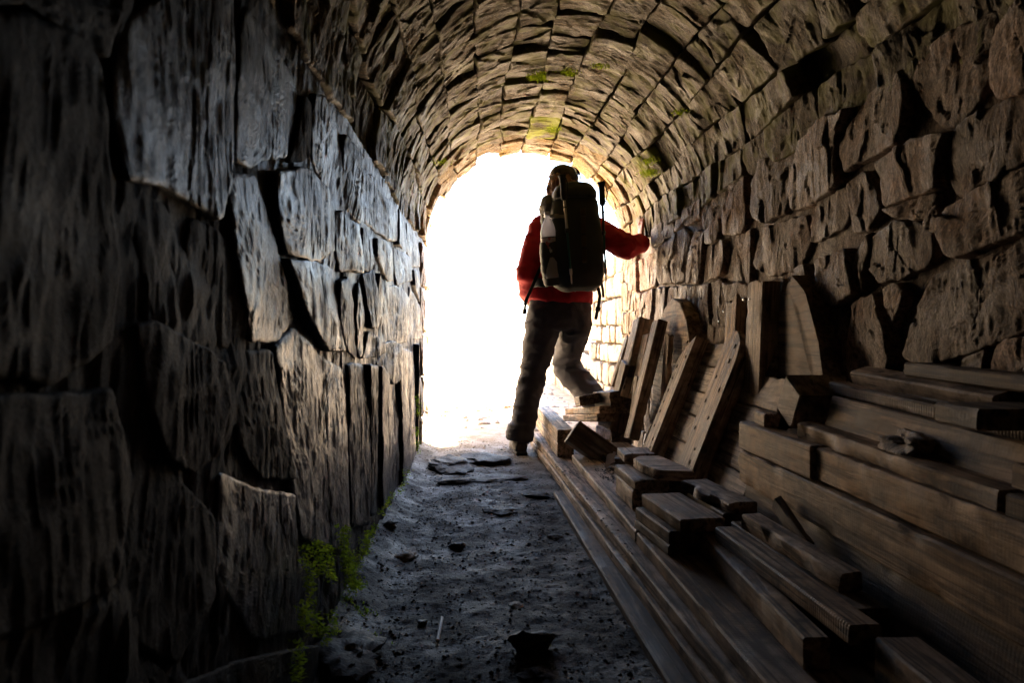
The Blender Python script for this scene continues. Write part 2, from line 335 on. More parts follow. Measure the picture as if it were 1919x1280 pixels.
# stones of the side walls behind the timber and behind the camera, laid in courses
def courses(frame, mat, parent, y0, y1, zs, seed, wmin=.14, wmax=.34, **kw):
    k = 0
    for z0, z1 in zip(zs[:-1], zs[1:]):
        y = y0 - random.uniform(0, .1)
        while y < y1:
            w = random.uniform(wmin, wmax); ye = min(y + w, y1)
            if ye - y < .06: break
            lean = random.uniform(-.03, .03); j = lambda: random.uniform(-.012, .012)
            poly = [(y + j(), z0 + j()), ((y + ye) / 2, z0 + j()), (ye + j(), z0 + j()), (ye + lean, z1 + j()), ((y + ye) / 2, z1 + j()), (y + lean, z1 + j())]
            make_stone(poly, frame, mat, parent, seed + k * 1.9, **kw); k += 1; y = ye
courses(fr_right, M_right, wall_r, 2.55, 3.9, [-.05, .2, .42, .62, .76], 300, .08, .2, res=.013, amp=.009)
courses(fr_right, M_right, wall_r, 1.0, 2.5, [-.05, .25, .52], 340, res=.016)
M_end = stone_mat('exit_glow_schist', (.13, .095, .065), (.25, .195, .14), (.38, .31, .23), rough=(.5, .8))  # paler warm tone stands in for the daylight glow at the exit
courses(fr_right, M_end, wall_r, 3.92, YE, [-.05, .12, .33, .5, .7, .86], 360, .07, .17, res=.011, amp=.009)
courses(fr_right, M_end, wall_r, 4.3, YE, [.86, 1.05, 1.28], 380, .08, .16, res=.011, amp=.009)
courses(fr_right, M_right, wall_r, -.6, 1.0, [-.05, .35, .7, 1.0, 1.28], 400, .25, .45, res=.03)
courses(fr_left, M_leftdim, wall_l, -.6, .33, [-.05, .3, .62, .95, 1.28], 430, .25, .45, res=.03)
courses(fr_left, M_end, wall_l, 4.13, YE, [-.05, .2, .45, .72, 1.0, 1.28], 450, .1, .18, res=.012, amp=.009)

M_vend = stone_mat('exit_glow_vault_stone', (.13, .095, .045), (.28, .21, .11), (.42, .33, .19), rough=(.6, .9))  # exit glow on the vault painted in as paler yellow stone
# vault: courses run along the tunnel, stones broken off at uneven lengths
edges = [0.0]
while edges[-1] < math.pi * RV - .10: edges.append(edges[-1] + random.choice([.125, .14, .155, .17, .185]))
edges[-1] = math.pi * RV
MOSS_PX = [(1022, 130), (1217, 322), (1035, 243)]
moss_at = [at_vault(*p) for p in MOSS_PX]
k = 0
for i in range(len(edges) - 1):
    a, b = edges[i], edges[i + 1]
    y = .15 - random.uniform(0, .2); wob = lambda yy, e: .014 * math.sin(yy * 3.1 + e * 9) + .008 * math.sin(yy * 7.7 + e * 5)
    mid = (a + b) / 2 / RV; crown = math.sin(mid)
    while y < YE - .02:
        L = random.choice([.15, .2, .24, .28, .33, .4])
        ye = min(y + L, YE + .015)
        if YE - ye < .07: ye = YE + random.uniform(0, .03)
        j = lambda s=.008: random.uniform(-s, s); sk = random.uniform(-.03, .03)
        poly = [(y + sk + j(), a + wob(y, i) + j()), (ye + sk + j(), a + wob(ye, i) + j()), (ye - sk + j(.012), (a + b) / 2), (ye - sk + j(), b + wob(ye, i + 1) + j()),
                (y - sk + j(), b + wob(y, i + 1) + j()), (y + j(.012), (a + b) / 2)]
        ym, tm = (y + ye) / 2, mid
        mossy = any(abs(ym - my) < .09 and abs(tm - mt) < .1 for my, mt in moss_at)
        missing = random.random() < .02 and y > 1.5
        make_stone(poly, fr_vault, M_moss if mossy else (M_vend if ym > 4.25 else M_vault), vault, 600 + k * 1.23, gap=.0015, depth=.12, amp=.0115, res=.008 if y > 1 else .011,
                   tilt=.05, dome=.002, out=(-.05 if missing else rng.normal(0, .006)), jag=.004)
        k += 1; y = ye
print('vault stones', k)

# ================================================================== GROUND
def ground_h(x, y):
    P = np.stack([x, y, np.zeros_like(x)], 1)
    h = .012 * fbm(P * 2.5, 3) + .0034 * fbm(P * [14, 17, 1] + 5, 4) + .0022 * vnoise(P * 70)
    h = h * np.clip(1.3 - np.abs(y) / 40, .3, 1)
    h += .05 * np.clip((XL + .10 - x) / .12, 0, 1) * (y < 5)          # swept up a little against the side wall
    far = np.clip((y - 9) / 20, 0, 1); h += far * .25
    side = np.clip((np.abs(x - .35) - 1.1) / 4, 0, 6); h += np.where(y > 4.8, np.where(x > 0, side * .3, side * 2.6), 0) * np.clip((y - 4.8) / 1.2, 0, 1)  # unseen left slope is raised to bounce warm sun into the tunnel
    return h
xs = np.unique(np.concatenate([np.linspace(-.55, 1.15, 190), -.55 - np.geomspace(.05, 300, 26), 1.15 + np.geomspace(.05, 300, 26)]))
ys = np.unique(np.concatenate([np.linspace(.9, 5.2, 420), np.linspace(-2.6, .9, 40), np.linspace(5.2, 14, 160), 14 + np.geomspace(.1, 500, 36), -2.6 - np.geomspace(.1, 300, 12)]))
X, Y = np.meshgrid(xs, ys); hz = ground_h(X.ravel(), Y.ravel())
nx, ny = len(xs), len(ys); ii = (np.arange(ny - 1)[:, None] * nx + np.arange(nx - 1)[None]).ravel()
gm, n, l, b = new_mat('trodden_earth')
geo = nd(n, 'ShaderNodeNewGeometry')
n1 = nd(n, 'ShaderNodeTexNoise'); n1.inputs['Scale'].default_value = 6; n1.inputs['Detail'].default_value = 8; n1.inputs['Roughness'].default_value = .65; l.new(geo.outputs['Position'], n1.inputs['Vector'])
n2 = nd(n, 'ShaderNodeTexNoise'); n2.inputs['Scale'].default_value = 90; n2.inputs['Detail'].default_value = 6; n2.inputs['Roughness'].default_value = .7; l.new(geo.outputs['Position'], n2.inputs['Vector'])
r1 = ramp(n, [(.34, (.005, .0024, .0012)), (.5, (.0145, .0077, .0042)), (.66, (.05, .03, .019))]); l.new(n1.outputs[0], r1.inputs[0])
r2 = ramp(n, [(.3, (.4, .4, .4)), (.7, (1.5, 1.5, 1.5))]); l.new(n2.outputs[0], r2.inputs[0])
mx = nd(n, 'ShaderNodeMix', data_type='RGBA', blend_type='MULTIPLY'); mx.inputs[0].default_value = 1; l.new(r1.outputs[0], mx.inputs[6]); l.new(r2.outputs[0], mx.inputs[7])
# damp dark earth inside; daylight at the exit painted in as paler colour outwards
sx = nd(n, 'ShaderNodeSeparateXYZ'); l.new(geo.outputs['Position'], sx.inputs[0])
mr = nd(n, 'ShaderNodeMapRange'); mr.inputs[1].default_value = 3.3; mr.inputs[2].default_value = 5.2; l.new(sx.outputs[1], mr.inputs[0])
dry = nd(n, 'ShaderNodeMix', data_type='RGBA'); l.new(mr.outputs[0], dry.inputs[0]); l.new(mx.outputs[2], dry.inputs[6])  # blend carries the painted brightening towards the exit
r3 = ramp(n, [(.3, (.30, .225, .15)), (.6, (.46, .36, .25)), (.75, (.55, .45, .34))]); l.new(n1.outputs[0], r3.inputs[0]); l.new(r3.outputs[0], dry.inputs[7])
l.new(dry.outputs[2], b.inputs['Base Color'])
rr = ramp(n, [(.35, (.9, .9, .9)), (.62, (.55, .55, .55))]); l.new(n1.outputs[0], rr.inputs[0]); l.new(rr.outputs[0], b.inputs['Roughness'])
bp = nd(n, 'ShaderNodeBump'); bp.inputs['Strength'].default_value = .8; bp.inputs['Distance'].default_value = .012; l.new(n2.outputs[0], bp.inputs['Height']); l.new(bp.outputs[0], b.inputs['Normal'])
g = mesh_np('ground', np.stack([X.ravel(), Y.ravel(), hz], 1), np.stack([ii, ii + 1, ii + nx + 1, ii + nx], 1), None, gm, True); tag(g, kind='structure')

# walls along the open path outside
M_pale = stone_mat('glare_pale_stone', (.22, .17, .12), (.38, .31, .23), (.55, .47, .38), rough=(.6, .9))  # raised paleness stands in for sun glare on the outside walls
def out_wall(xf, sgn, y0, y1, top, label, seed):
    x0, x1 = (xf - .45, xf - .06) if sgn < 0 else (xf + .06, xf + .45)
    co, q = box_arr(x0, x1, y0, y1, -.2, top - .03)
    w = mesh_np('dry_stone_wall', co, q, None, M_core, False); tag(w, label, 'stone wall', kind='thing')
    fr = (lambda a: np.stack([xf + a[:, 2], a[:, 0], a[:, 1]], 1)) if sgn < 0 else (lambda a: np.stack([xf - a[:, 2], a[:, 0], a[:, 1]], 1))
    zs = [-.05]
    while zs[-1] < top - .05: zs.append(zs[-1] + random.uniform(.13, .22))
    courses(fr, M_pale, w, y0, y1, zs, seed, .15, .4, res=.03, amp=.008, depth=.07)
out_wall(-.36, -1, YE + .05, 12.5, .32, 'low pale dry stone wall along the sunny path beyond the exit', 700)
out_wall(1.02, 1, YE + .05, 6.2, 1.32, 'tall dry stone wing wall outside, right behind the hiker', 800)
out_wall(1.04, 1, 6.22, 9.5, .55, 'lower stretch of dry stone wall further along the sunny path', 860)
# ================================================================== TIMBER
def wood_mat(name, dark, mid, light, saw=0.0, rough=.7, spots=True, sps=(9, 22, 22), spt=.55):
    m, n, l, b = new_mat(name)
    tc = nd(n, 'ShaderNodeTexCoord'); oi = nd(n, 'ShaderNodeObjectInfo')
    off = nd(n, 'ShaderNodeVectorMath', operation='MULTIPLY'); off.inputs[1].default_value = (7, 13, 11); l.new(oi.outputs['Random'], off.inputs[0])
    ad = nd(n, 'ShaderNodeVectorMath', operation='ADD'); l.new(tc.outputs['Object'], ad.inputs[0]); l.new(off.outputs[0], ad.inputs[1])
    mp = nd(n, 'ShaderNodeMapping'); mp.inputs['Scale'].default_value = (3.2, 46, 46); l.new(ad.outputs[0], mp.inputs['Vector'])
    gr = nd(n, 'ShaderNodeTexNoise'); gr.inputs['Scale'].default_value = 1; gr.inputs['Detail'].default_value = 8; gr.inputs['Roughness'].default_value = .62; gr.inputs['Distortion'].default_value = .6
    l.new(mp.outputs[0], gr.inputs['Vector'])
    dirt = nd(n, 'ShaderNodeTexNoise'); dirt.inputs['Scale'].default_value = 9; dirt.inputs['Detail'].default_value = 7; dirt.inputs['Roughness'].default_value = .7; l.new(ad.outputs[0], dirt.inputs['Vector'])
    r1 = ramp(n, [(.36, tuple(c * .6 for c in dark)), (.43, dark), (.5, mid), (.62, light)]); l.new(gr.outputs[0], r1.inputs[0])
    r2 = ramp(n, [(.36, (.17, .145, .13)), (.45, (.6, .57, .55)), (.6, (1.25, 1.22, 1.2))]); l.new(dirt.outputs[0], r2.inputs[0])
    mx = nd(n, 'ShaderNodeMix', data_type='RGBA', blend_type='MULTIPLY'); mx.inputs[0].default_value = 1; l.new(r1.outputs[0], mx.inputs[6]); l.new(r2.outputs[0], mx.inputs[7])
    mpc = nd(n, 'ShaderNodeMapping'); mpc.inputs['Scale'].default_value = (1.6, 60, 60); l.new(ad.outputs[0], mpc.inputs['Vector'])
    ck = nd(n, 'ShaderNodeTexNoise'); ck.inputs['Scale'].default_value = 1; ck.inputs['Detail'].default_value = 3; ck.inputs['Distortion'].default_value = .8; l.new(mpc.outputs[0], ck.inputs['Vector'])
    rck = ramp(n, [(.335, (.07, .055, .045)), (.375, (1, 1, 1))]); l.new(ck.outputs[0], rck.inputs[0])
    mck = nd(n, 'ShaderNodeMix', data_type='RGBA', blend_type='MULTIPLY'); mck.inputs[0].default_value = .85; l.new(mx.outputs[2], mck.inputs[6]); l.new(rck.outputs[0], mck.inputs[7])
    gw = nd(n, 'ShaderNodeTexNoise'); gw.inputs['Scale'].default_value = 3.5; gw.inputs['Detail'].default_value = 5; l.new(ad.outputs[0], gw.inputs['Vector'])
    rgw = ramp(n, [(.45, (0, 0, 0)), (.68, (.6, .6, .6))]); l.new(gw.outputs[0], rgw.inputs[0])
    mgw = nd(n, 'ShaderNodeMix', data_type='RGBA', blend_type='SATURATION'); l.new(rgw.outputs[0], mgw.inputs[0]); l.new(mck.outputs[2], mgw.inputs[6]); mgw.inputs[7].default_value = (.4, .38, .37, 1)
    col = mgw.outputs[2]
    if spots:                                   # nail holes and knots
        mp2 = nd(n, 'ShaderNodeMapping'); mp2.inputs['Scale'].default_value = sps; l.new(ad.outputs[0], mp2.inputs['Vector'])
        vo = nd(n, 'ShaderNodeTexVoronoi'); vo.inputs['Scale'].default_value = 1.0; vo.inputs['Randomness'].default_value = 1; l.new(mp2.outputs[0], vo.inputs['Vector'])
        r3 = ramp(n, [(.07, (1, 1, 1)), (.16, (0, 0, 0))]); l.new(vo.outputs['Distance'], r3.inputs[0])
        wn_ = nd(n, 'ShaderNodeSeparateColor'); l.new(vo.outputs['Color'], wn_.inputs[0])
        gt = nd(n, 'ShaderNodeMath', operation='GREATER_THAN'); gt.inputs[1].default_value = spt; l.new(wn_.outputs[0], gt.inputs[0])
        mu = nd(n, 'ShaderNodeMath', operation='MULTIPLY'); l.new(gt.outputs[0], mu.inputs[0]); l.new(r3.outputs[0], mu.inputs[1])
        m2 = nd(n, 'ShaderNodeMix', data_type='RGBA'); l.new(mu.outputs[0], m2.inputs[0]); l.new(col, m2.inputs[6]); m2.inputs[7].default_value = (.018, .013, .01, 1)
        col = m2.outputs[2]
    hs = nd(n, 'ShaderNodeHueSaturation'); v = nd(n, 'ShaderNodeMapRange'); v.inputs[3].default_value = .75; v.inputs[4].default_value = 1.22; l.new(oi.outputs['Random'], v.inputs[0])
    l.new(v.outputs[0], hs.inputs['Value']); l.new(col, hs.inputs['Color']); l.new(hs.outputs[0], b.inputs['Base Color'])
    rr = nd(n, 'ShaderNodeMapRange'); rr.inputs[3].default_value = rough - .2; rr.inputs[4].default_value = rough + .12; l.new(dirt.outputs[0], rr.inputs[0]); l.new(rr.outputs[0], b.inputs['Roughness'])
    b1 = nd(n, 'ShaderNodeBump'); b1.inputs['Strength'].default_value = .8; b1.inputs['Distance'].default_value = .004; l.new(gr.outputs[0], b1.inputs['Height'])
    last = b1
    if saw:
        wv = nd(n, 'ShaderNodeTexWave'); wv.bands_direction = 'X'; wv.inputs['Scale'].default_value = 42; wv.inputs['Distortion'].default_value = 1.2; wv.inputs['Detail'].default_value = 2
        l.new(ad.outputs[0], wv.inputs['Vector'])
        b3 = nd(n, 'ShaderNodeBump'); b3.inputs['Strength'].default_value = saw; b3.inputs['Distance'].default_value = .0025; l.new(wv.outputs['Fac'], b3.inputs['Height']); l.new(b1.outputs[0], b3.inputs['Normal']); last = b3
    l.new(last.outputs[0], b.inputs['Normal'])
    return m
W_grey = wood_mat('weathered_wood', (.13, .09, .063), (.37, .27, .195), (.54, .43, .33), .06)
W_saw = wood_mat('rough_sawn_wood', (.13, .083, .052), (.36, .24, .15), (.50, .36, .235), .3, spots=False)
W_pale = wood_mat('pale_wood', (.2, .13, .08), (.47, .33, .215), (.62, .47, .32), .05)
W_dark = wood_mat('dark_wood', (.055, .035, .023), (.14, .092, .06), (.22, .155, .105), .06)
W_white = wood_mat('lime_stained_wood', (.2, .16, .14), (.45, .37, .32), (.62, .54, .48), .05)
W_rib = wood_mat('nail_holed_wood', (.15, .1, .068), (.40, .285, .2), (.56, .43, .32), .04, sps=(13, 27, 27), spt=.35)
M_nail = simple_mat('bright_nail', (.6, .58, .55), .3, .5, 1.0)

def beam_mesh(name, L, W, H, seed, mat, jag=(.0, .0), wane=0.0, bev=.004, rough=.0022, step=.025):
    """box x 0..L, y -W..0, z -H..0 with worn arrises, ragged ends and a waney left face"""
    nr = int(np.clip(L / step, 5, 60)); b_ = min(bev, W * .2, H * .2)
    ky, kz = max(2, int(W / .02)), max(2, int(H / .02)); ky, kz = min(ky, 8), min(kz, 8)
    sec = []
    for t in np.linspace(0, 1, ky): sec.append((-b_ - t * (W - 2 * b_), 0))
    for t in np.linspace(0, 1, kz): sec.append((-W, -b_ - t * (H - 2 * b_)))
    for t in np.linspace(0, 1, ky): sec.append((-W + b_ + t * (W - 2 * b_), -H))
    for t in np.linspace(0, 1, kz): sec.append((0, -H + b_ + t * (H - 2 * b_)))
    sec = np.array(sec); n_ = len(sec)
    X = np.concatenate([[0, b_ * .6], np.linspace(0, L, nr)[1:-1], [L - b_ * .6, L]])
    ins = np.concatenate([[1], np.zeros(len(X) - 2), [1]])
    co = []
    cyz = np.array([-W / 2, -H / 2])
    for k, x in enumerate(X):
        s = sec.copy()
        if ins[k]: s = cyz + (s - cyz) * (1 - b_ * 1.2 / np.array([W / 2, H / 2]))
        co.append(np.c_[np.full(n_, x), s])
    co = np.array(co).reshape(-1, 3)
    P = co * [1, 1, 1] + seed * 3.7
    co[:, 1] += rough * .45 * fbm(P * [5, 60, 60], 4); co[:, 2] += rough * .35 * fbm(P * [5, 60, 60] + 9, 4)
    # arris wear
    e = (np.abs(np.abs(co[:, 1] + W / 2) - W / 2) < b_ * 1.6) & (np.abs(np.abs(co[:, 2] + H / 2) - H / 2) < b_ * 1.6)
    wear = np.clip(fbm(P * [24, 60, 60] + 30, 3) - .55, 0, 1) * .009 * e
    co[:, 1] += wear * np.sign(-W / 2 - co[:, 1]); co[:, 2] += wear * np.sign(-H / 2 - co[:, 2])
    if wane:
        wv = np.clip(.5 + fbm(co * [14, 6, 16] + seed, 4) * .8, 0, 1.6) * np.clip((co[:, 1] + W * .45) / (W * .45), 0, 1)
        co[:, 1] -= wane * wv; co[:, 2] -= wane * .35 * wv * (co[:, 2] > -H * .3)
    for end, sgn, a in ((0, 1, jag[0]), (1, -1, jag[1])):
        if a:
            f = np.clip(1 - (co[:, 0] if end == 0 else L - co[:, 0]) / max(a * 2.5, .02), 0, 1)
            co[:, 0] += sgn * f * a * np.clip(.5 + .8 * vnoise(np.c_[co[:, 1] * 40, co[:, 2] * 40, np.full(len(co), seed)]) + .35 * vnoise(np.c_[co[:, 1] * 110, co[:, 2] * 110, np.full(len(co), seed + 3)]), 0, 1.3)
    q = []
    i = np.arange(n_); j = (i + 1) % n_
    for r in range(len(X) - 1): q.append(np.stack([r * n_ + i, (r + 1) * n_ + i, (r + 1) * n_ + j, r * n_ + j], 1))
    q = np.concatenate(q); cA = len(co); 
    co = np.vstack([co, co[:n_].mean(0), co[-n_:].mean(0)])
    t = np.concatenate([np.stack([i, j, np.full(n_, cA)], 1), np.stack([(len(X) - 1) * n_ + j, (len(X) - 1) * n_ + i, np.full(n_, cA + 1)], 1)])
    o = mesh_np(name, co, q, t, mat, True)
    try: o.data.set_sharp_from_angle(angle=R(38))
    except Exception: pass
    # make sure faces look out
    me = o.data; c = Vector((L / 2, -W / 2, -H / 2)); p = max(me.polygons, key=lambda f: f.area)
    if p.normal.dot(p.center - c) < 0: me.flip_normals()
    return o
_tn = [0]
def timber(name, label, near, far, W, H, mat=None, cat='plank', group=None, up=(0, 0, 1), parent=None, **kw):
    """near/far: ends of its upper left arris as seen from the tunnel's dark end"""
    A, B = Vector(near), Vector(far); ex = (B - A).normalized(); ez = Vector(up); ez = (ez - ex * ez.dot(ex)).normalized(); ey = ez.cross(ex)
    _tn[0] += 1
    o = beam_mesh(name, (B - A).length, W, H, _tn[0] * 1.77, mat or W_grey, **kw)
    M = Matrix((ex, ey, ez)).transposed().to_4x4(); M.translation = A
    o.matrix_world = M
    if parent is not None: o.parent = parent
    else: tag(o, label, cat, group)
    return o
def slab_mesh(name, pts, th, mat, bev=.004):
    """polygon in local x,y (counter-clockwise), extruded from z=0 down to z=-th, arrises worn"""
    b, per = resample(pts, int(np.clip(sum(math.dist(p, q) for p, q in zip(pts, list(pts[1:]) + [pts[0]])) / .018, 16, 120)))
    M = len(b); c = b.mean(0); r = np.hypot(*(b - c).T)[:, None]
    b = b + (b - c) / r * (.0022 * vnoise(np.c_[b * 60, np.full(M, per * 9)]))[:, None]
    def ring(ins, z): return np.c_[b - (b - c) / r * ins, np.full(M, z)]
    rings = [ring(bev, 0), ring(0, -bev), ring(0, -th + bev), ring(bev, -th)]
    inner = [np.c_[c + (b - c) * s, np.full(M, 0.0)] for s in (.7, .35)]
    rings = inner[::-1] + rings
    co = np.concatenate(rings); i = np.arange(M); j = (i + 1) % M; q = []
    for k in range(len(rings) - 1): q.append(np.stack([k * M + i, (k + 1) * M + i, (k + 1) * M + j, k * M + j], 1))
    n0 = len(co); co = np.vstack([co, [c[0], c[1], 0], [c[0], c[1], -th]])
    k = len(rings) - 1
    t = np.concatenate([np.stack([i, j, np.full(M, n0)], 1), np.stack([k * M + j, k * M + i, np.full(M, n0 + 1)], 1)])
    o = mesh_np(name, co, np.concatenate(q), t, mat, True)
    try: o.data.set_sharp_from_angle(angle=R(38))
    except Exception: pass
    return o
def slab(name, label, cat, origin, ex, ey, pts, th, mat, parent=None, bev=.004):
    ex = Vector(ex).normalized(); ey = Vector(ey); ey = (ey - ex * ey.dot(ex)).normalized(); ez = ex.cross(ey)
    o = slab_mesh(name, pts, th, mat, bev); M = Matrix((ex, ey, ez)).transposed().to_4x4(); M.translation = Vector(origin); o.matrix_world = M
    if parent is not None: o.parent = parent
    else: tag(o, label, cat)
    return o

LONG = 'long planks lying along the edge of the footpath'
# ---- long planks flat on the floor beside the footpath (near end, far end of the upper left arris)
timber('plank', 'thin muddy plank half sunk in the earth, lowest and nearest the footpath', (.395, .95, .022), (.335, 3.0, .02), .13, .03, W_dark, group=LONG, rough=.003)
timber('plank', 'lower long plank of the pair that starts at the hiker\'s boot', (.462, .8, .054), (.327, 4.25, .056), .2, .04, W_grey, group=LONG, rough=.003)
timber('plank', 'upper long plank of the pair that starts at the hiker\'s boot, dirt scattered on top', (.478, .8, .095), (.335, 4.2, .097), .22, .039, W_grey, group=LONG, rough=.0025)
timber('plank', 'long plank passing under the far small stack of blocks', (.468, 2.0, .135), (.452, 3.25, .135), .2, .038, W_grey, group=LONG)
timber('plank', 'long saw-marked plank with a blue shine on top, in front of the short stack', (.492, .8, .136), (.468, 1.985, .135), .27, .039, W_saw, group=LONG)
# ---- stacked beams at the right front
timber('beam', 'squared beam on edge at the bottom of the picture, its dark sawn end facing the camera', (.565, 1.15, .196), (.593, 1.92, .196), .048, .059, W_pale, 'beam')
timber('beam', 'rough sawn beam lying on top between the two shorter beams', (.626, 1.113, .232), (.602, 1.70, .232), .06, .036, W_saw, 'beam')
timber('beam', 'beam with one broken splintered side, beside the wide stacked boards', (.679, 1.256, .270), (.658, 1.685, .270), .055, .038, W_grey, 'beam', wane=.012, jag=(.0, .012), rough=.004)
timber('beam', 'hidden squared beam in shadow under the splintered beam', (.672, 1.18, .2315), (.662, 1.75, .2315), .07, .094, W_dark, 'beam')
timber('wood_block', 'short thick block in the lowest right corner of the heap', (.640, .78, .226), (.652, 1.085, .226), .075, .088, W_grey, 'block', rough=.003)
timber('bark_slab', 'strip of bark wedged upright between the splintered beam and the stacked boards', (.722, 1.46, .262), (.717, 1.63, .33), .022, .035, W_dark, 'bark', jag=(.02, .02), wane=.006, rough=.005)
# ---- small stack nearer the exit
timber('wood_block', 'tall block carrying a thinner block, bottom of the far small stack', (.507, 2.21, .205), (.503, 2.46, .205), .12, .068, W_grey, 'block')
timber('wood_block', 'thin block lying on the tall block of the far small stack', (.511, 2.205, .240), (.500, 2.475, .240), .12, .034, W_grey, 'block', wane=.004)
slab('wood_block', 'tapered coffin-shaped offcut on top of the far small stack', 'offcut', (0, 0, .2755), (1, 0, 0), (0, 1, 0),
     [(.555, 2.40), (.560, 2.30), (.588, 2.19), (.668, 2.165), (.700, 2.165), (.695, 2.26), (.660, 2.45), (.58, 2.445)], .034, W_grey)
timber('wood_block', 'short dark block just behind the coffin-shaped offcut', (.540, 2.49, .2755), (.542, 2.63, .2755), .12, .035, W_grey, 'block')
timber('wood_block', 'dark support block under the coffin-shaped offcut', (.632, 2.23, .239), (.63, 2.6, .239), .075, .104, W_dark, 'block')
# ---- short stack in the middle
timber('wood_block', 'bottom board of the short stack standing on the blue-shining plank', (.500, 1.762, .1645), (.470, 2.02, .1645), .14, .028, W_dark, 'block')
timber('wood_block', 'middle board of the short stack standing on the blue-shining plank', (.503, 1.765, .201), (.473, 2.02, .201), .14, .036, W_grey, 'block')
timber('wood_block', 'top board of the short stack, square ended with a flat grey top', (.527, 1.745, .2375), (.493, 2.03, .2375), .125, .036, W_grey, 'block')
timber('wood_block', 'waney-edged offcut with a broken pale side, on the short stack', (.660, 1.781, .2705), (.618, 2.066, .2705), .095, .0325, W_grey, 'offcut', wane=.028, rough=.004)
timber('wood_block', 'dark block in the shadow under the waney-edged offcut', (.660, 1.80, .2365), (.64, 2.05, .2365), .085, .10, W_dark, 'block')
# ---- jumble of blocks at the hiker's feet
timber('beam', 'lower beam of the stacked pair right beside the hiker\'s boot', (.397, 3.384, .165), (.383, 4.45, .165), .085, .068, W_pale, 'beam')
timber('beam', 'upper beam of the stacked pair right beside the hiker\'s boot', (.397, 3.38, .2355), (.386, 4.455, .2355), .085, .069, W_pale, 'beam')
timber('beam', 'upper sloping plank with split pale side below the hiker\'s bent knee', (.638, 3.55, .334), (.555, 4.32, .235), .17, .04, W_pale, jag=(.004, .01))
timber('beam', 'lower sloping plank under the split one below the hiker\'s bent knee', (.630, 3.57, .291), (.545, 4.34, .192), .17, .042, W_pale, jag=(.004, .01))
timber('wood_block', 'broken block with a jagged top end, in front of the hiker\'s rear foot', (.552, 3.70, .372), (.556, 3.93, .345), .115, .056, W_grey, 'block', up=(-.18, 0, 1), jag=(.018, .02), rough=.004)
timber('wood_block', 'big dark block right of the jagged one, at the foot of the slats', (.690, 3.54, .408), (.655, 3.86, .38), .135, .085, W_dark, 'block', up=(-.12, 0, 1), jag=(.012, .02), rough=.003)
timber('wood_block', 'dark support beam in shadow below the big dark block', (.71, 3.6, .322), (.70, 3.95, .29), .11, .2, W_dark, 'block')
timber('wood_block', 'stubby block with a sunlit worn top, resting on the dark tilted block', (.553, 3.17, .238), (.585, 3.33, .268), .075, .06, W_pale, 'block', up=(.32, -.1, 1), rough=.003)
timber('wood_block', 'dark block under the formwork panel behind the tilted block', (.58, 3.0, .16), (.57, 3.45, .16), .2, .15, W_dark, 'block')
# ---- formwork panel leaning on the wall: boards nailed across two thick ribs
panel = empty('formwork_panel', (.72, 2.6, .1)); tag(panel, 'leaning panel of white boards nailed across two thick round-topped ribs', 'formwork panel')
bpy.context.view_layer.update(); 
SL = Vector((.3665, 0, .930)).normalized(); NRM = Vector((-SL.z, 0, SL.x))       # slope and outward normal
P0 = Vector((.7165, 0, .2176)) - SL * .10                                          # foot of the panel, on its rib face
def on_panel(s, y, out=0.0): return P0 + SL * s + NRM * out + Vector((0, y, 0))
def part(o, root):
    mw = o.matrix_world.copy(); o.parent = root; o.matrix_parent_inverse = root.matrix_world.inverted(); o.matrix_world = mw; return o
s = 0.0; wds = [.105, .1, .112, .098, .108, .102]; RT = .062
for k, w in enumerate(wds):
    y0 = 1.985 + random.uniform(0, .02); y1 = 3.17 + random.uniform(-.03, .03)
    if k == 5: y0, y1 = 2.13, 2.86
    o = timber('board', None, on_panel(s + w - .003, y0, -RT), on_panel(s + w - .003, y1, -RT), .022, w - .004, W_white, parent=panel, up=SL)
    o.parent = None; part(o, panel); s += w
# ribs: slab outlines in (along slope, along y)
def rib(y0, w, smax, rnd):
    pts = [(0, 0), (smax - .12, 0)] + ([(smax - .05, -.0 + .004), (smax, w * .95)] if rnd == 'tip' else [(smax - .03, .012), (smax - .0, w * .32), (smax - .008, w * .62), (smax - .045, w)]) + [(smax - .16, w), (0, w)]
    if rnd == 'tip': pts = [(0, 0), (smax, 0), (smax - .045, w * .55), (smax - .10, w), (0, w)]
    else: pts = [(0, 0), (smax - .10, 0), (smax - .045, w * .12), (smax - .008, w * .42), (smax, w * .7), (smax - .004, w), (0, w)]
    o = slab('rib', None, None, on_panel(-.02, y0), SL, (0, 1, 0), pts, RT - .003, W_rib)
    if o.data.polygons[0].normal is None: pass
    return part(o, panel)
rib(2.80, .125, .655, 'tip'); rib(2.285, .165, .675, 'round')
# nails standing in the ribs
def nail(p, nrm, root=None, label=None):
    co, q, k = [], [], 8
    d = Vector(nrm).normalized(); u = d.orthogonal().normalized(); v = d.cross(u); p = Vector(p)
    for h, r in ((-.004, .0016), (.002, .0016), (.002, .0042), (.0034, .0042), (.0036, .001)):
        for a in range(k): co.append(p + d * h + (u * math.cos(a * 2 * math.pi / k) + v * math.sin(a * 2 * math.pi / k)) * r)
    for r in range(4):
        for a in range(k): q.append((r * k + a, r * k + (a + 1) % k, (r + 1) * k + (a + 1) % k, (r + 1) * k + a))
    o = mesh_np('nail', [tuple(c) for c in co], q, None, M_nail, True)
    return part(o, root) if root is not None else o

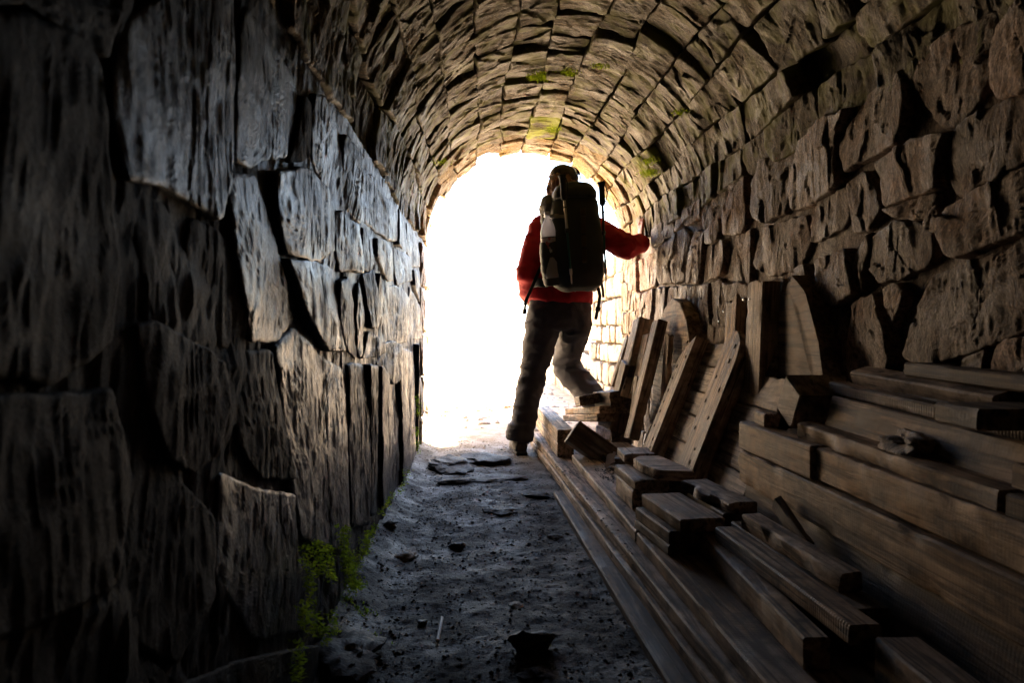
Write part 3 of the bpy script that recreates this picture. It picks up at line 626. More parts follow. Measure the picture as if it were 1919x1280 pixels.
M_rust = simple_mat('rusty_iron', (.018, .011, .008), .8)
def rust_nail(s_, y, r):
    p = on_panel(s_, y, .0006); k = 9; d = NRM; u = SL; v = Vector((0, 1, 0)); co = []
    for h, rr, jj in ((-.003, r, 0), (.0012, r, .5), (.0022, r * .45, .2)):
        for a in range(k):
            t = a * 2 * math.pi / k; q_ = rr * (1 + jj * math.sin(a * 2.7 + s_ * 90)); co.append(tuple(p + d * h + u * math.cos(t) * q_ * 1.4 + v * math.sin(t) * q_))
    q = [(i * k + a, i * k + (a + 1) % k, (i + 1) * k + (a + 1) % k, (i + 1) * k + a) for i in range(2) for a in range(k)]
    me_co = co + [tuple(p + d * .0022)]; t = [(2 * k + a, 2 * k + (a + 1) % k, 3 * k) for a in range(k)]
    o = mesh_np('rusty_nail', me_co, q, t, M_rust, False); part(o, panel)
for y0, w in ((2.80, .125), (2.285, .165)):
    for k in range(11): rust_nail(.06 + k * .053 + random.uniform(-.012, .012), y0 + w * random.choice([.25, .32, .7, .78]), random.uniform(.0035, .006))
# ---- pieces standing against the wall
def upright(name, label, foot, top, w, th, mat, cat='board', face=(-1, 0, .25), **kw):
    """stands from foot to top; wide face looks towards `face`, w measured along the tunnel, th through the wall side"""
    A, B = Vector(foot), Vector(top); ex = (B - A).normalized(); f = Vector(face); ez = (f - ex * f.dot(ex)).normalized(); ey = ez.cross(ex)
    _tn[0] += 1
    o = beam_mesh(name, (B - A).length, w, th, _tn[0] * 1.77, mat, **kw)
    M = Matrix((ex, ey, ez)).transposed().to_4x4(); M.translation = A + ey * (w / 2); o.matrix_world = M
    return tag(o, label, cat)
arch = slab('arched_board', 'pale half-round formwork board leaning behind the slats', 'formwork board', (.995, 2.93, .2), (0, 1, 0), (.05, 0, 1),
            [(0, 0), (.6, 0), (.6, .45), (.56, .53), (.46, .64), (.33, .685), (.2, .66), (.08, .57), (.0, .44)][::-1], .09, W_pale)
U1 = upright('board', 'short rough-sawn upright board with two shiny nails, next to the tall post', (.90, 2.46, .25), (.945, 2.50, .865), .10, .06, W_saw, jag=(0, .03))
U2 = upright('post', 'tall upright post with a rounded top and shiny nails, against the wall', (.885, 2.20, .2), (.925, 2.235, .90), .125, .06, W_grey, 'post', jag=(0, .01))
nail((.907, 2.475, .80), (-1, 0, 0), U1); nail((.902, 2.51, .765), (-1, 0, 0), U1)
nail((.8925, 2.25, .835), (-1, 0, 0), U2); nail((.8925, 2.20, .833), (-1, 0, 0), U2)
form = slab('curved_board', 'dark brown quarter-round formwork board leaning right of the tall post', 'formwork board', (.995, 1.78, .2), (0, 1, 0), (.03, 0, 1),
     [(0, 0), (.36, 0), (.36, .60), (.30, .685), (.24, .675), (.16, .61), (.08, .48), (.03, .33)][::-1], .05, W_dark)
b_ = slab('edge_rib', None, None, (1.0, 1.78, .2), (0, 1, 0), (.03, 0, 1), [(-.03, .0), (.02, 0), (.055, .33), (.105, .47), (.18, .59), (.25, .65), (.24, .70), (.15, .645), (.06, .50), (.0, .33)][::-1], .075, W_dark); part(b_, form)
upright('wood_block', 'dark square-cut block tilted on its corner, its end facing the camera', at_y(1074, 806, 3.15), at_y(1150, 860, 3.12), .11, .085, W_dark, 'block', face=(.1, -1, .25))
upright('slat', 'upright slat with a bright left face, leftmost tall one of the slats', (.745, 3.60, .38), (.86, 3.66, .80), .15, .075, W_pale, 'slat', jag=(0, .01))
upright('slat', 'short grooved slat with a splintered lower end, between two taller slats', (.79, 3.46, .40), (.865, 3.48, .715), .12, .03, W_saw, 'slat', jag=(.03, .004))
upright('slat', 'long narrow slat slanting in front of the half-round board', (.705, 3.20, .22), (.865, 3.28, .79), .10, .05, W_grey, 'slat', jag=(0, .012))
upright('slat', 'small dark grooved slat in the gap behind the formwork panel', (.855, 3.13, .38), (.885, 3.15, .72), .07, .025, W_grey, 'slat', jag=(0, .02))
upright('slat', 'thin sunlit strip of wood at the outer left edge of the slats', (.76, 3.86, .42), (.84, 3.80, .71), .07, .03, W_pale, 'slat', jag=(0, .03))
upright('beam', 'thick dark upright beam below the slats with a sunlit left face', (.70, 3.66, .2), (.775, 3.60, .565), .14, .085, W_dark, 'beam')
upright('slat', 'short brown slat standing right of the thick dark upright beam', (.77, 3.42, .25), (.80, 3.42, .50), .07, .06, W_grey, 'slat')
# ---- wide boards stacked on edge at the right
BX = .76; ST = 'wide boards stacked on edge at the right'
timber('wide_board', 'short cracked board end on top of the long wide boards, far end', (BX, 1.52, .4665), (BX - .002, 1.945, .4675), .05, .079, W_pale, 'board', ST, jag=(.004, .012))
timber('wide_board', 'lower long wide board with a knotty ragged far end', (BX - .004, .5, .378), (BX - .002, 1.955, .3855), .05, .092, W_pale, 'board', ST, jag=(0, .03))
timber('wide_board', 'upper long wide board next to the short cracked end', (BX + .008, .5, .4515), (BX + .010, 1.515, .4645), .05, .074, W_pale, 'board', ST)
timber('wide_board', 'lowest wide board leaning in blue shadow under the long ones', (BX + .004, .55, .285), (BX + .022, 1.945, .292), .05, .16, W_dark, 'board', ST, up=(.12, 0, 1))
timber('plank', 'plank with a crumbling pale edge lying flat on the stacked wide boards', (BX + .014, .98, .491), (BX + .026, 1.66, .505), .11, .038, W_pale, wane=.012, jag=(.006, .02), rough=.003)
timber('plank', 'dark plank end behind the crumbling plank at the right border', (BX + .014, .5, .489), (BX + .016, .965, .491), .11, .036, W_dark)
timber('wide_board', 'dark filler board standing between the stacked boards and the wall', (.83, .6, .452), (.835, 1.9, .452), .12, .36, W_dark, 'board', jag=(0, .03))
timber('wood_block', 'small square block perched on the short cracked board', (.772, 1.80, .506), (.775, 1.875, .508), .04, .038, W_grey, 'block')
q1, q2, q3, q4 = [at_x(px, py, .80) for px, py in ((1472, 702), (1500, 740), (1482, 806), (1454, 764))]
ctr = (q1 + q2 + q3 + q4) / 4
slab('beam_end', 'diamond-tilted beam with a bright rough sawn end above the stacked boards', 'beam', ctr, (0, -1, 0), (0, 0, 1),
     [(-(p.y - ctr.y), p.z - ctr.z) for p in (q4, q3, q2, q1)], .16, W_white, bev=.005)
timber('wide_board', 'wide leaning board in blue half-shadow behind the crumbling plank', (.842, .6, .545), (.852, 1.60, .575), .03, .12, W_grey, 'board', up=(.25, 0, 1))
timber('plank', 'rough sawn strip lying along the top of the leaning board', (.865, .98, .577), (.874, 1.66, .603), .045, .028, W_saw)
timber('plank', 'whitish stained strip below the wall stones, second from the top right', (.925, 1.18, .612), (.925, 1.655, .628), .05, .036, W_white, up=(-.3, 0, 1), rough=.003)
timber('plank', 'topmost dark plank along the wall at the right border', (.94, .55, .640), (.945, 1.47, .660), .06, .03, W_dark)
timber('plank', 'dark packing strip between the wall and the whitish strip', (.93, .6, .592), (.93, 1.7, .592), .06, .14, W_dark)
timber('wood_block', 'dark block lying across the leaning board at the right border', (.79, 1.04, .606), (.795, 1.15, .606), .16, .035, W_dark, 'block')
timber('wood_block', 'small brown block standing at the right border on the crumbling plank', (.800, .92, .530), (.802, .985, .532), .04, .04, W_pale, 'block')
# ================================================================== HIKER
def capsule(a, b, ra, rb, n=14):
    """closed tapered capsule as (verts, faces)"""
    a = np.array(a, float); b = np.array(b, float); d = b - a; L = np.linalg.norm(d); d = d / L if L > 1e-9 else np.array([0, 0, 1.])
    u = np.cross(d, [0.3, 0.9, 0.31]); u /= np.linalg.norm(u); v = np.cross(d, u)
    rings = []
    for t in (-80, -55, -28, 0): rings.append((a + d * ra * math.sin(R(t)), ra * math.cos(R(t))))
    for t in (0, 28, 55, 80): rings.append((b + d * rb * math.sin(R(t)), rb * math.cos(R(t))))
    an = np.arange(n) * 2 * math.pi / n
    co = np.concatenate([c + r * (np.cos(an)[:, None] * u + np.sin(an)[:, None] * v) for c, r in rings])
    F_ = []
    for k in range(len(rings) - 1):
        for i in range(n): F_.append((k * n + i, k * n + (i + 1) % n, (k + 1) * n + (i + 1) % n, (k + 1) * n + i))
    F_.append(tuple(range(n))[::-1]); F_.append(tuple((len(rings) - 1) * n + i for i in range(n)))
    return co, F_
def loft(secs, n=28):
    """closed loft: (centre, half-width along `side`, half-depth, side vector, power)"""
    an = np.arange(n) * 2 * math.pi / n; co = []
    C_ = [np.array(s[0], float) for s in secs]
    for k, s in enumerate(secs):
        d = C_[min(k + 1, len(secs) - 1)] - C_[max(k - 1, 0)]; d /= np.linalg.norm(d)
        side = np.array(s[3], float); side -= d * side.dot(d); side /= np.linalg.norm(side); dep = np.cross(d, side)
        p = s[4] if len(s) > 4 else 2.0
        ca, sa = np.cos(an), np.sin(an); ca = np.sign(ca) * np.abs(ca)**(2 / p); sa = np.sign(sa) * np.abs(sa)**(2 / p)
        co.append(C_[k] + ca[:, None] * s[1] * side + sa[:, None] * s[2] * dep)
    F_ = []
    for k in range(len(secs) - 1):
        for i in range(n): F_.append((k * n + i, k * n + (i + 1) % n, (k + 1) * n + (i + 1) % n, (k + 1) * n + i))
    F_.append(tuple(range(n))[::-1]); F_.append(tuple((len(secs) - 1) * n + i for i in range(n)))
    return np.concatenate(co), F_
def ellipsoid(c, r, rot=None, n=18):
    co = []; F_ = []; m = n // 2
    for i in range(1, m):
        t = math.pi * i / m
        for j in range(n): co.append((math.sin(t) * math.cos(2 * math.pi * j / n), math.sin(t) * math.sin(2 * math.pi * j / n), math.cos(t)))
    for i in range(m - 2):
        for j in range(n): F_.append((i * n + j, (i + 1) * n + j, (i + 1) * n + (j + 1) % n, i * n + (j + 1) % n))
    F_.append(tuple(range(n))); F_.append(tuple((m - 2) * n + j for j in range(n))[::-1])
    co = np.array(co) * np.array(r)
    if rot is not None: co = co @ np.array(rot).T
    return co + np.array(c), F_
def fuse(name, pieces, voxel, smooth, mat, parent=None, warp=None):
    """join closed pieces into one continuous surface"""
    co, fs, o_ = [], [], 0
    for c, f in pieces:
        co.append(c); fs += [tuple(i + o_ for i in t) for t in f]; o_ += len(c)
    me = bpy.data.meshes.new('tmp'); me.from_pydata(np.concatenate(co).tolist(), [], fs); me.update()
    bm = __import__('bmesh').new(); bm.from_mesh(me); __import__('bmesh').ops.recalc_face_normals(bm, faces=bm.faces); bm.to_mesh(me); bm.free()
    ob = bpy.data.objects.new('tmp', me); COL.objects.link(ob)
    r = ob.modifiers.new('r', 'REMESH'); r.mode = 'VOXEL'; r.voxel_size = voxel; r.use_smooth_shade = True
    if smooth: s_ = ob.modifiers.new('s', 'SMOOTH'); s_.factor = .5; s_.iterations = smooth
    dg = bpy.context.evaluated_depsgraph_get(); out = bpy.data.meshes.new_from_object(ob.evaluated_get(dg)); bpy.data.objects.remove(ob); bpy.data.meshes.remove(me)
    if warp is not None:
        n_ = len(out.vertices); P = np.empty(n_ * 3); out.vertices.foreach_get('co', P); P = P.reshape(-1, 3)
        N = np.empty(n_ * 3); out.vertices.foreach_get('normal', N); N = N.reshape(-1, 3)
        P = P + N * warp(P)[:, None]; out.vertices.foreach_set('co', P.ravel()); out.update()
    out.polygons.foreach_set('use_smooth', np.ones(len(out.polygons), dtype=bool)); out.materials.clear(); out.materials.append(mat); out.name = name
    return link(bpy.data.objects.new(name, out), parent)
def cloth_mat(name, col, rough=.8, scale=900, sheen=.2, trans=0.0, var=.25):
    m, n, l, b = new_mat(name)
    tc = nd(n, 'ShaderNodeTexCoord'); nz = nd(n, 'ShaderNodeTexNoise'); nz.inputs['Scale'].default_value = 14; nz.inputs['Detail'].default_value = 6; l.new(tc.outputs['Object'], nz.inputs['Vector'])
    r = ramp(n, [(.3, tuple(c * (1 - var) for c in col)), (.7, tuple(min(1, c * (1 + var)) for c in col))]); l.new(nz.outputs[0], r.inputs[0]); l.new(r.outputs[0], b.inputs['Base Color'])
    wv = nd(n, 'ShaderNodeTexNoise'); wv.inputs['Scale'].default_value = scale; l.new(tc.outputs['Object'], wv.inputs['Vector'])
    bp = nd(n, 'ShaderNodeBump'); bp.inputs['Strength'].default_value = .25; bp.inputs['Distance'].default_value = .001; l.new(wv.outputs[0], bp.inputs['Height']); l.new(bp.outputs[0], b.inputs['Normal'])
    b.inputs['Roughness'].default_value = rough; b.inputs['Sheen Weight'].default_value = sheen
    if trans:
        tr = nd(n, 'ShaderNodeBsdfTranslucent'); tr.inputs[0].default_value = (*col, 1); mixs = nd(n, 'ShaderNodeMixShader'); mixs.inputs[0].default_value = trans
        l.new(b.outputs[0], mixs.inputs[1]); l.new(tr.outputs[0], mixs.inputs[2]); l.new(mixs.outputs[0], n['Material Output'].inputs[0])
    return m
M_skin = simple_mat('skin', (.34, .18, .125), .5); M_skin.node_tree.nodes['Principled BSDF'].inputs['Subsurface Weight'].default_value = .15
M_red = cloth_mat('red_jacket_cloth', (.6, .014, .03), .75, sheen=0, trans=.15); M_trou = cloth_mat('grey_trouser_cloth', (.048, .05, .066), .8, sheen=0)
M_black = cloth_mat('black_nylon', (.017, .022, .023), .6, 1400); M_web = cloth_mat('tan_webbing', (.045, .032, .02), .85, 700); M_strap = cloth_mat('black_webbing', (.012, .012, .013), .8, 700)
M_boot = cloth_mat('grey_boot_leather', (.09, .085, .075), .75, 300); M_sole = simple_mat('dark_rubber', (.02, .02, .02), .8)
M_hair = cloth_mat('reddish_brown_hair', (.16, .06, .025), .55, 500); M_cap = cloth_mat('dark_brown_cap_cloth', (.045, .028, .022), .85)
M_lens = simple_mat('blue_mirror_lens', (.12, .3, .55), .08, .8, .6); M_frame = simple_mat('black_plastic', (.012, .012, .013), .35)
M_grip = simple_mat('black_foam_grip', (.018, .017, .018), .75); M_alu = simple_mat('brushed_aluminium', (.62, .6, .56), .3, .5, 1.0); M_teal = simple_mat('teal_lacquer', (.012, .11, .09), .3)
M_yel = simple_mat('yellow_print', (.55, .32, .03), .7); M_buckle = simple_mat('grey_buckle', (.28, .26, .24), .45); M_grey_cloth = cloth_mat('grey_side_flap', (.09, .085, .083), .75, 900)

person = empty('person', (.43, 4.05, 0))
tag(person, 'person in red jacket and grey trousers seen from behind, hand on the right wall', 'person')
def P(o): o.matrix_parent_inverse = person.matrix_world.inverted(); return part(o, person)
bpy.context.view_layer.update()
HIPL, HIPR = (.385, 4.06, .83), (.585, 4.06, .82)
KNL, ANL = (.333, 4.115, .455), (.250, 4.02, .095)
KNR, ANR = (.545, 4.32, .525), (.735, 4.16, .285)
SHL, SHR = (.385, 4.02, 1.335), (.685, 3.99, 1.325)
ELL, WRL = (.292, 3.99, 1.065), (.322, 4.17, .905)
ELR, WRR = (.835, 3.84, 1.205), (.962, 3.985, 1.245)
HEAD = np.array((.508, 4.03, 1.592))
SIDE = (1, 0, 0); look = np.array((.52, .80, -.28)); look /= np.linalg.norm(look); hs_ = np.cross(look, (0, 0, 1)); hs_ /= np.linalg.norm(hs_); hu = np.cross(hs_, look)
HR = np.stack([hs_, look, hu], 1)                     # columns: head right, forward, up
def hp(x, y, z): return HEAD + HR @ np.array((x, y, z))
body = []
body.append(loft([((.485, 4.06, .82), .13, .085, SIDE), ((.49, 4.06, .92), .145, .095, SIDE), ((.50, 4.05, 1.05), .13, .09, SIDE), ((.52, 4.03, 1.22), .16, .105, SIDE), ((.535, 4.01, 1.34), .165, .085, SIDE), ((.535, 4.01, 1.41), .07, .06, SIDE), ((.52, 4.03, 1.50), .052, .055, SIDE)]))
body.append(ellipsoid(hp(0, -.005, .02), (.074, .094, .098), HR)); body.append(ellipsoid(hp(0, .035, -.045), (.056, .06, .068), HR))
body.append(capsule(hp(0, .086, .01), hp(0, .104, -.022), .010, .014))                  # nose
body.append(ellipsoid(hp(0, .084, -.058), (.022, .014, .006), HR)); body.append(ellipsoid(hp(0, .083, -.069), (.02, .013, .006), HR))   # lips
for s_ in (-1, 1):
    body.append(ellipsoid(hp(.074 * s_, -.005, -.01), (.010, .022, .032), HR)); body.append(ellipsoid(hp(.03 * s_, .082, .018), (.013, .010, .009), HR)); body.append(ellipsoid(hp(.03 * s_, .084, .036), (.02, .009, .006), HR))
for a, b, c, ra, rb, rc in ((SHL, ELL, WRL, .052, .04, .027), (SHR, ELR, WRR, .052, .04, .027), (HIPL, KNL, ANL, .075, .046, .035), (HIPR, KNR, ANR, .075, .046, .035)):
    body.append(capsule(a, b, ra, rb)); body.append(capsule(b, c, rb * .98, rc))
def hand(w, fwd, palm, thumb_side, curl, sc=1.0):
    """w wrist, fwd towards the finger tips, palm = direction the palm faces"""
    w = np.array(w, float); f = np.array(fwd, float); f /= np.linalg.norm(f); p = np.array(palm, float); p -= f * p.dot(f); p /= np.linalg.norm(p); s_ = np.cross(f, p) * thumb_side
    body.append(loft([(w - f * .01, .024, .016, s_), (w + f * .03, .036, .015, s_), (w + f * .07, .042, .014, s_), (w + f * .088, .038, .012, s_)], 16))
    for k, (off, L) in enumerate(((.033, .072), (.0115, .082), (-.011, .076), (-.032, .06))):
        a = w + f * .085 + s_ * off; d = f + s_ * (off * 3.2); d /= np.linalg.norm(d)
        b = a + d * L * .48 + p * L * .1 * curl; c = b + (d * (1 - .35 * curl) + p * .5 * curl) * L * .30; e = c + (d * (1 - .5 * curl) + p * .75 * curl) * L * .24
        body.append(capsule(a, b, .0098, .009, 10)); body.append(capsule(b, c, .009, .0082, 10)); body.append(capsule(c, e, .0082, .007, 10))
    a = w + f * .028 + s_ * .03; b = a + (f * .55 + s_ * .8) * .038; c = b + (f * .85 + s_ * .45 + p * .2) * .034
    body.append(capsule(a, b, .0135, .0115, 10)); body.append(capsule(b, c, .0115, .009, 10))
hand(WRR, (.06, .28, 1), (1, .1, 0), 1, .12); hand(WRL, (.25, .55, -.75), (1, .2, .3), -1, .55)
for an, d in ((ANL, (-.12, 1, 0)), (ANR, (.1, 1, -.12))):
    a_ = np.array(an); dd = np.array(d) / np.linalg.norm(d); body.append(capsule(a_ + (0, 0, -.045), a_ + dd * .14 + (0, 0, -.06), .036, .028))
P(fuse('body', body, .0062, 3, M_skin))
# --- jacket: body of the garment and both sleeves
def jwarp(Pn):
    v = .0055 * ridged(Pn * [8, 8, 17] + 3) + .003 * ridged(Pn * [20, 20, 30] + Pn[:, [2, 0, 1]] * 9) + .003 * fbm(Pn * 12, 3)
    cuff = np.clip((Pn[:, 0] - .80) / .08, 0, 1); v += cuff * .006 * ridged(Pn * [38, 14, 14]) + np.clip((Pn[:, 0] - .70) / .06, 0, 1) * .006 * ridged(Pn * [22, 12, 14] + Pn[:, [1, 2, 0]] * 6)
    lo = np.clip((1.02 - Pn[:, 2]) / .1, 0, 1); v += lo * .005 * ridged(Pn * [16, 16, 22] + 7)
    sl = np.clip((.37 - Pn[:, 0]) / .06, 0, 1); v += sl * .004 * ridged(Pn * [9, 9, 26] + 11)
    return v
j_ = [loft([((.485, 4.055, .905), .196, .135, (1, 0, -.06), 2.3), ((.49, 4.055, .97), .195, .135, SIDE, 2.2), ((.505, 4.045, 1.08), .178, .125, SIDE), ((.52, 4.03, 1.20), .185, .13, SIDE), ((.535, 4.015, 1.31), .178, .115, SIDE), ((.537, 4.01, 1.375), .135, .095, SIDE), ((.533, 4.015, 1.425), .08, .075, SIDE)]),
      capsule(SHL, ELL, .078, .067), capsule(ELL, (.305, 4.10, .955), .066, .052), capsule(SHR, ELR, .078, .068), capsule(ELR, (.945, 3.965, 1.238), .066, .054)]
P(fuse('jacket', j_, .0095, 5, M_red, warp=jwarp))
# --- trousers
def twarp(Pn):
    v = .004 * fbm(Pn * 9, 3) + .003 * ridged(Pn * [16, 16, 40] + Pn[:, [2, 0, 1]] * 12) + .006 * ridged(Pn * [7, 7, 12] + Pn[:, [2, 0, 1]] * 4)
    knee = np.exp(-((Pn - np.array(KNR))**2).sum(1) / .012) + .8 * np.exp(-((Pn - np.array((.33, 4.08, .47)))**2).sum(1) / .012); v += knee * .014 * ridged(Pn * [10, 10, 34] + 2)
    cuf = np.exp(-((Pn - np.array((.252, 4.02, .17)))**2).sum(1) / .008); v += cuf * .014 * ridged(Pn * [7, 7, 30] + 5)
    crot = np.exp(-((Pn - np.array((.485, 4.0, .76)))**2).sum(1) / .02); v += crot * .011 * ridged(Pn * [20, 12, 22] + 8)
    return v
S2 = (1, .15, 0)
t_ = [loft([((.485, 4.06, .965), .172, .115, SIDE), ((.485, 4.06, .90), .178, .125, SIDE), ((.485, 4.055, .82), .178, .132, SIDE), ((.48, 4.06, .75), .15, .12, SIDE)]),
      loft([((.40, 4.06, .86), .098, .118, SIDE), ((.385, 4.06, .76), .100, .115, SIDE), ((.365, 4.075, .64), .093, .103, SIDE), ((.344, 4.10, .52), .082, .088, SIDE), ((.333, 4.105, .45), .076, .082, SIDE), ((.312, 4.085, .37), .073, .082, SIDE), ((.287, 4.055, .27), .069, .080, SIDE), ((.262, 4.03, .17), .070, .078, SIDE), ((.250, 4.02, .115), .077, .085, SIDE), ((.246, 4.018, .085), .070, .082, SIDE)]),
      loft([((.575, 4.06, .86), .098, .118, SIDE), ((.592, 4.09, .77), .096, .110, SIDE), ((.580, 4.18, .66), .088, .098, SIDE), ((.558, 4.27, .57), .082, .09, (1, .2, .2)), ((.556, 4.305, .52), .08, .085, (1, .5, .4)), ((.60, 4.27, .455), .088, .09, (.6, .3, .5)), ((.665, 4.225, .37), .085, .088, (.7, .3, .6)), ((.725, 4.165, .29), .080, .084, (.7, .3, .6)), ((.752, 4.14, .25), .074, .08, (.7, .3, .6))])]
trou = P(fuse('trousers', t_, .0095, 4, M_trou, warp=twarp))
# small yellow print on the trouser leg
yq = lambda z: (.243 + (z - .33) * .2, 4.026 + (z - .33) * .25, z)
yel = [loft([(yq(.365 - k * .017), .0085 - .002 * (k % 2), .003, (.6, -.8, 0)), (yq(.365 - k * .017 - .011), .009 - .001 * (k % 3), .003, (.6, -.8, 0))], 8) for k in range(4)]
# --- boots
for nm, an, d, sh in (('boot', ANL, np.array((-.10, 1, 0.)), np.array((.1, .1, 1.))), ('boot', ANR, np.array((.12, 1, -.1)), np.array((-.5, .55, .65)))):
    a_ = np.array(an); d = d / np.linalg.norm(d); sd_v = np.cross(d, (0, 0, 1)); z0 = a_[2] - .095
    b0 = lambda f, z: a_ * [1, 1, 0] + d * f + np.array((0, 0, z0 + z - (0.1 * f if nm == 'x' else 0)))
    bt = P(fuse(nm, [loft([(b0(-.055, .045), .034, .036, sd_v, 2.6), (b0(-.02, .05), .041, .042, sd_v, 2.6), (b0(.06, .05), .046, .04, sd_v, 2.6), (b0(.14, .042), .046, .03, sd_v, 2.6), (b0(.185, .034), .034, .022, sd_v, 2.6)]),
          capsule(b0(0, .06), b0(0, .10) + sh * .05, .048, .048)], .008, 3, M_boot, warp=lambda Pn: .002 * fbm(Pn * 30, 2)))
    so = fuse('sole', [loft([(b0(-.075, .012), .034, .012, sd_v, 4), (b0(0, .012), .043, .013, sd_v, 4), (b0(.08, .012), .047, .013, sd_v, 4), (b0(.19, .014), .036, .013, sd_v, 4)])], .007, 1, M_sole, None, warp=lambda Pn: .002 * ridged(Pn * [25, 60, 1]))
    part(so, bt)
# --- hair, cap
hr = [ellipsoid(hp(0, -.022, -.008), (.079, .082, .082), HR), ellipsoid(hp(-.045, -.04, -.045), (.038, .042, .046), HR), ellipsoid(hp(.04, -.028, -.052), (.036, .04, .042), HR), ellipsoid(hp(-.066, .0, -.045), (.018, .03, .05), HR), ellipsoid(hp(.066, .012, -.045), (.018, .03, .05), HR)]
P(fuse('hair', hr, .006, 2, M_hair, warp=lambda Pn: .006 * ridged(Pn * [45, 45, 16]) + .004 * fbm(Pn * 60, 2)))
cp = [ellipsoid(hp(0, -.004, .045), (.085, .103, .072), HR), loft([(hp(0, .075, .032), .076, .008, hs_), (hp(0, .12, .026), .073, .005, hs_), (hp(0, .165, .010), .045, .004, hs_)], 20)]
cap_ = P(fuse('cap', cp, .0055, 2, M_cap, warp=lambda Pn: .001 * fbm(Pn * 40, 2)))
# yellow print on the leg
P(mesh_np('trouser_print', np.concatenate([c for c, f in yel]), None, None, M_yel)) if False else None
print_o = fuse('trouser_print', yel, .0022, 0, M_yel); part(print_o, trou); print_o.parent = trou

# ================================================================== SUNGLASSES on the cap
gl = empty('sunglasses', tuple(hp(0, -.02, .11))); tag(gl, 'blue mirrored sunglasses pushed up on the back of the cap', 'sunglasses'); bpy.context.view_layer.update()
def arc_pts(y, r, z, a0, a1, n=9): return [hp(r * math.sin(R(a)), y + .0 * abs(a), z + r * math.cos(R(a)) - .008) for a in np.linspace(a0, a1, n)]
def tube(name, pts, rad, mat, n=8, parent=None):
    pts = [np.array(p, float) for p in pts]; rad = [rad] * len(pts) if np.isscalar(rad) else rad
    co, F_ = loft([(p, r, r, (.31, .52, .8)) for p, r in zip(pts, rad)], n)
    me = bpy.data.meshes.new(name); me.from_pydata(co.tolist(), [], F_); me.update(); me.polygons.foreach_set('use_smooth', [len(f) == 4 for f in F_]); me.materials.append(mat)
    o = link(bpy.data.objects.new(name, me)); return part(o, parent) if parent is not None else o
tube('frame', arc_pts(.012, .1, .036, -88, 88, 17), .0042, M_frame, 8, gl)
for a0, a1 in ((-74, -8), (8, 74)):
    A_ = arc_pts(.006, .100, .036, a0, a1, 11); B_ = arc_pts(-.035, .0935, .028, a0, a1, 11)
    co = np.array(A_ + B_ + [p + HR @ np.array((0, -.002, -.0022)) for p in A_ + B_]); q = []
    for k in range(10): q += [(k, k + 1, 12 + k, 11 + k), (22 + k, 33 + k, 34 + k, 23 + k), (k, 22 + k, 23 + k, k + 1), (11 + k, 12 + k, 34 + k, 33 + k)]
    part(mesh_np('lens', co, q, None, M_lens), gl)
for s_ in (-1, 1): tube('temple', [hp(.0995 * s_, .012, .03), hp(.096 * s_, -.03, .012), hp(.084 * s_, -.075, -.004)], .0028, M_frame, 6, gl)

# ================================================================== BACKPACK
bp_ = empty('backpack', (.54, 3.82, .94)); tag(bp_, 'large black hiking backpack worn by the person in the red jacket', 'backpack'); bpy.context.view_layer.update()
TX = lambda z: .548 + (z - 1.2) * -.035                      # the pack hangs slightly crooked
pk = [loft([((TX(.955), 3.83, .955), .085, .06, SIDE, 3), ((TX(.985), 3.825, .985), .135, .09, SIDE, 3), ((TX(1.05), 3.815, 1.05), .155, .108, SIDE, 3.2), ((TX(1.2), 3.81, 1.2), .153, .115, SIDE, 3.4), ((TX(1.36), 3.815, 1.36), .140, .112, SIDE, 3.2), ((TX(1.45), 3.825, 1.45), .128, .10, SIDE, 3), ((TX(1.475), 3.83, 1.475), .10, .08, SIDE, 3)])]
part(fuse('main_bag', pk, .010, 4, M_black, warp=lambda Pn: .003 * ridged(Pn * [9, 9, 14]) + .0025 * fbm(Pn * 16, 3)), bp_)
ld = [loft([((TX(1.45), 3.81, 1.448), .125, .115, SIDE, 3.2), ((TX(1.48), 3.815, 1.485), .128, .115, SIDE, 3), ((TX(1.52), 3.825, 1.525), .108, .095, SIDE, 2.6), ((TX(1.54), 3.83, 1.542), .06, .05, SIDE, 2.4)])]
part(fuse('lid', ld, .009, 3, M_black, warp=lambda Pn: .003 * fbm(Pn * 18, 3)), bp_)
sf = [ellipsoid((.402, 3.87, 1.43), (.052, .07, .075)), ellipsoid((.40, 3.88, 1.36), (.042, .065, .075)), ellipsoid((.415, 3.86, 1.28), (.03, .06, .08))]
part(fuse('side_flap', sf, .008, 3, M_grey_cloth, warp=lambda Pn: .005 * ridged(Pn * [20, 12, 24]) + .003 * fbm(Pn * 30, 2)), bp_)
def strip(name, pts, w, th, side, mat, parent):
    co, F_ = loft([(p, w / 2, th / 2, side, 6) for p in pts], 12); me = bpy.data.meshes.new(name); me.from_pydata(co.tolist(), [], F_); me.update(); me.polygons.foreach_set('use_smooth', [len(f) == 4 for f in F_]); me.materials.append(mat)
    return part(link(bpy.data.objects.new(name, me)), parent)
yb = lambda z: 3.81 - .115 - .003 - .02 * ((z - 1.2) / .3)**2 * 0.4
strip('webbing', [(TX(z) + .03, yb(z) - .002 + max(0, (1.0 - z)) * .1, z) for z in np.linspace(1.39, 1.10, 9)], .026, .004, SIDE, M_web, bp_)
strip('webbing_loop', [(TX(z) + .03, yb(z) - .007, z) for z in (1.395, 1.37, 1.352)], .030, .006, SIDE, M_web, bp_)
for z in (1.255, 1.18): strip('webbing_loop', [(TX(z) + .03, yb(z) - .006, z + .008), (TX(z) + .03, yb(z) - .007, z - .008)], .03, .005, SIDE, M_strap, bp_)
strip('compression_strap', [(.372, 3.80, 1.372), (.39, 3.745, 1.36), (.43, 3.71, 1.355), (.47, 3.70, 1.352)], .018, .004, (0, 0, 1), M_buckle, bp_)
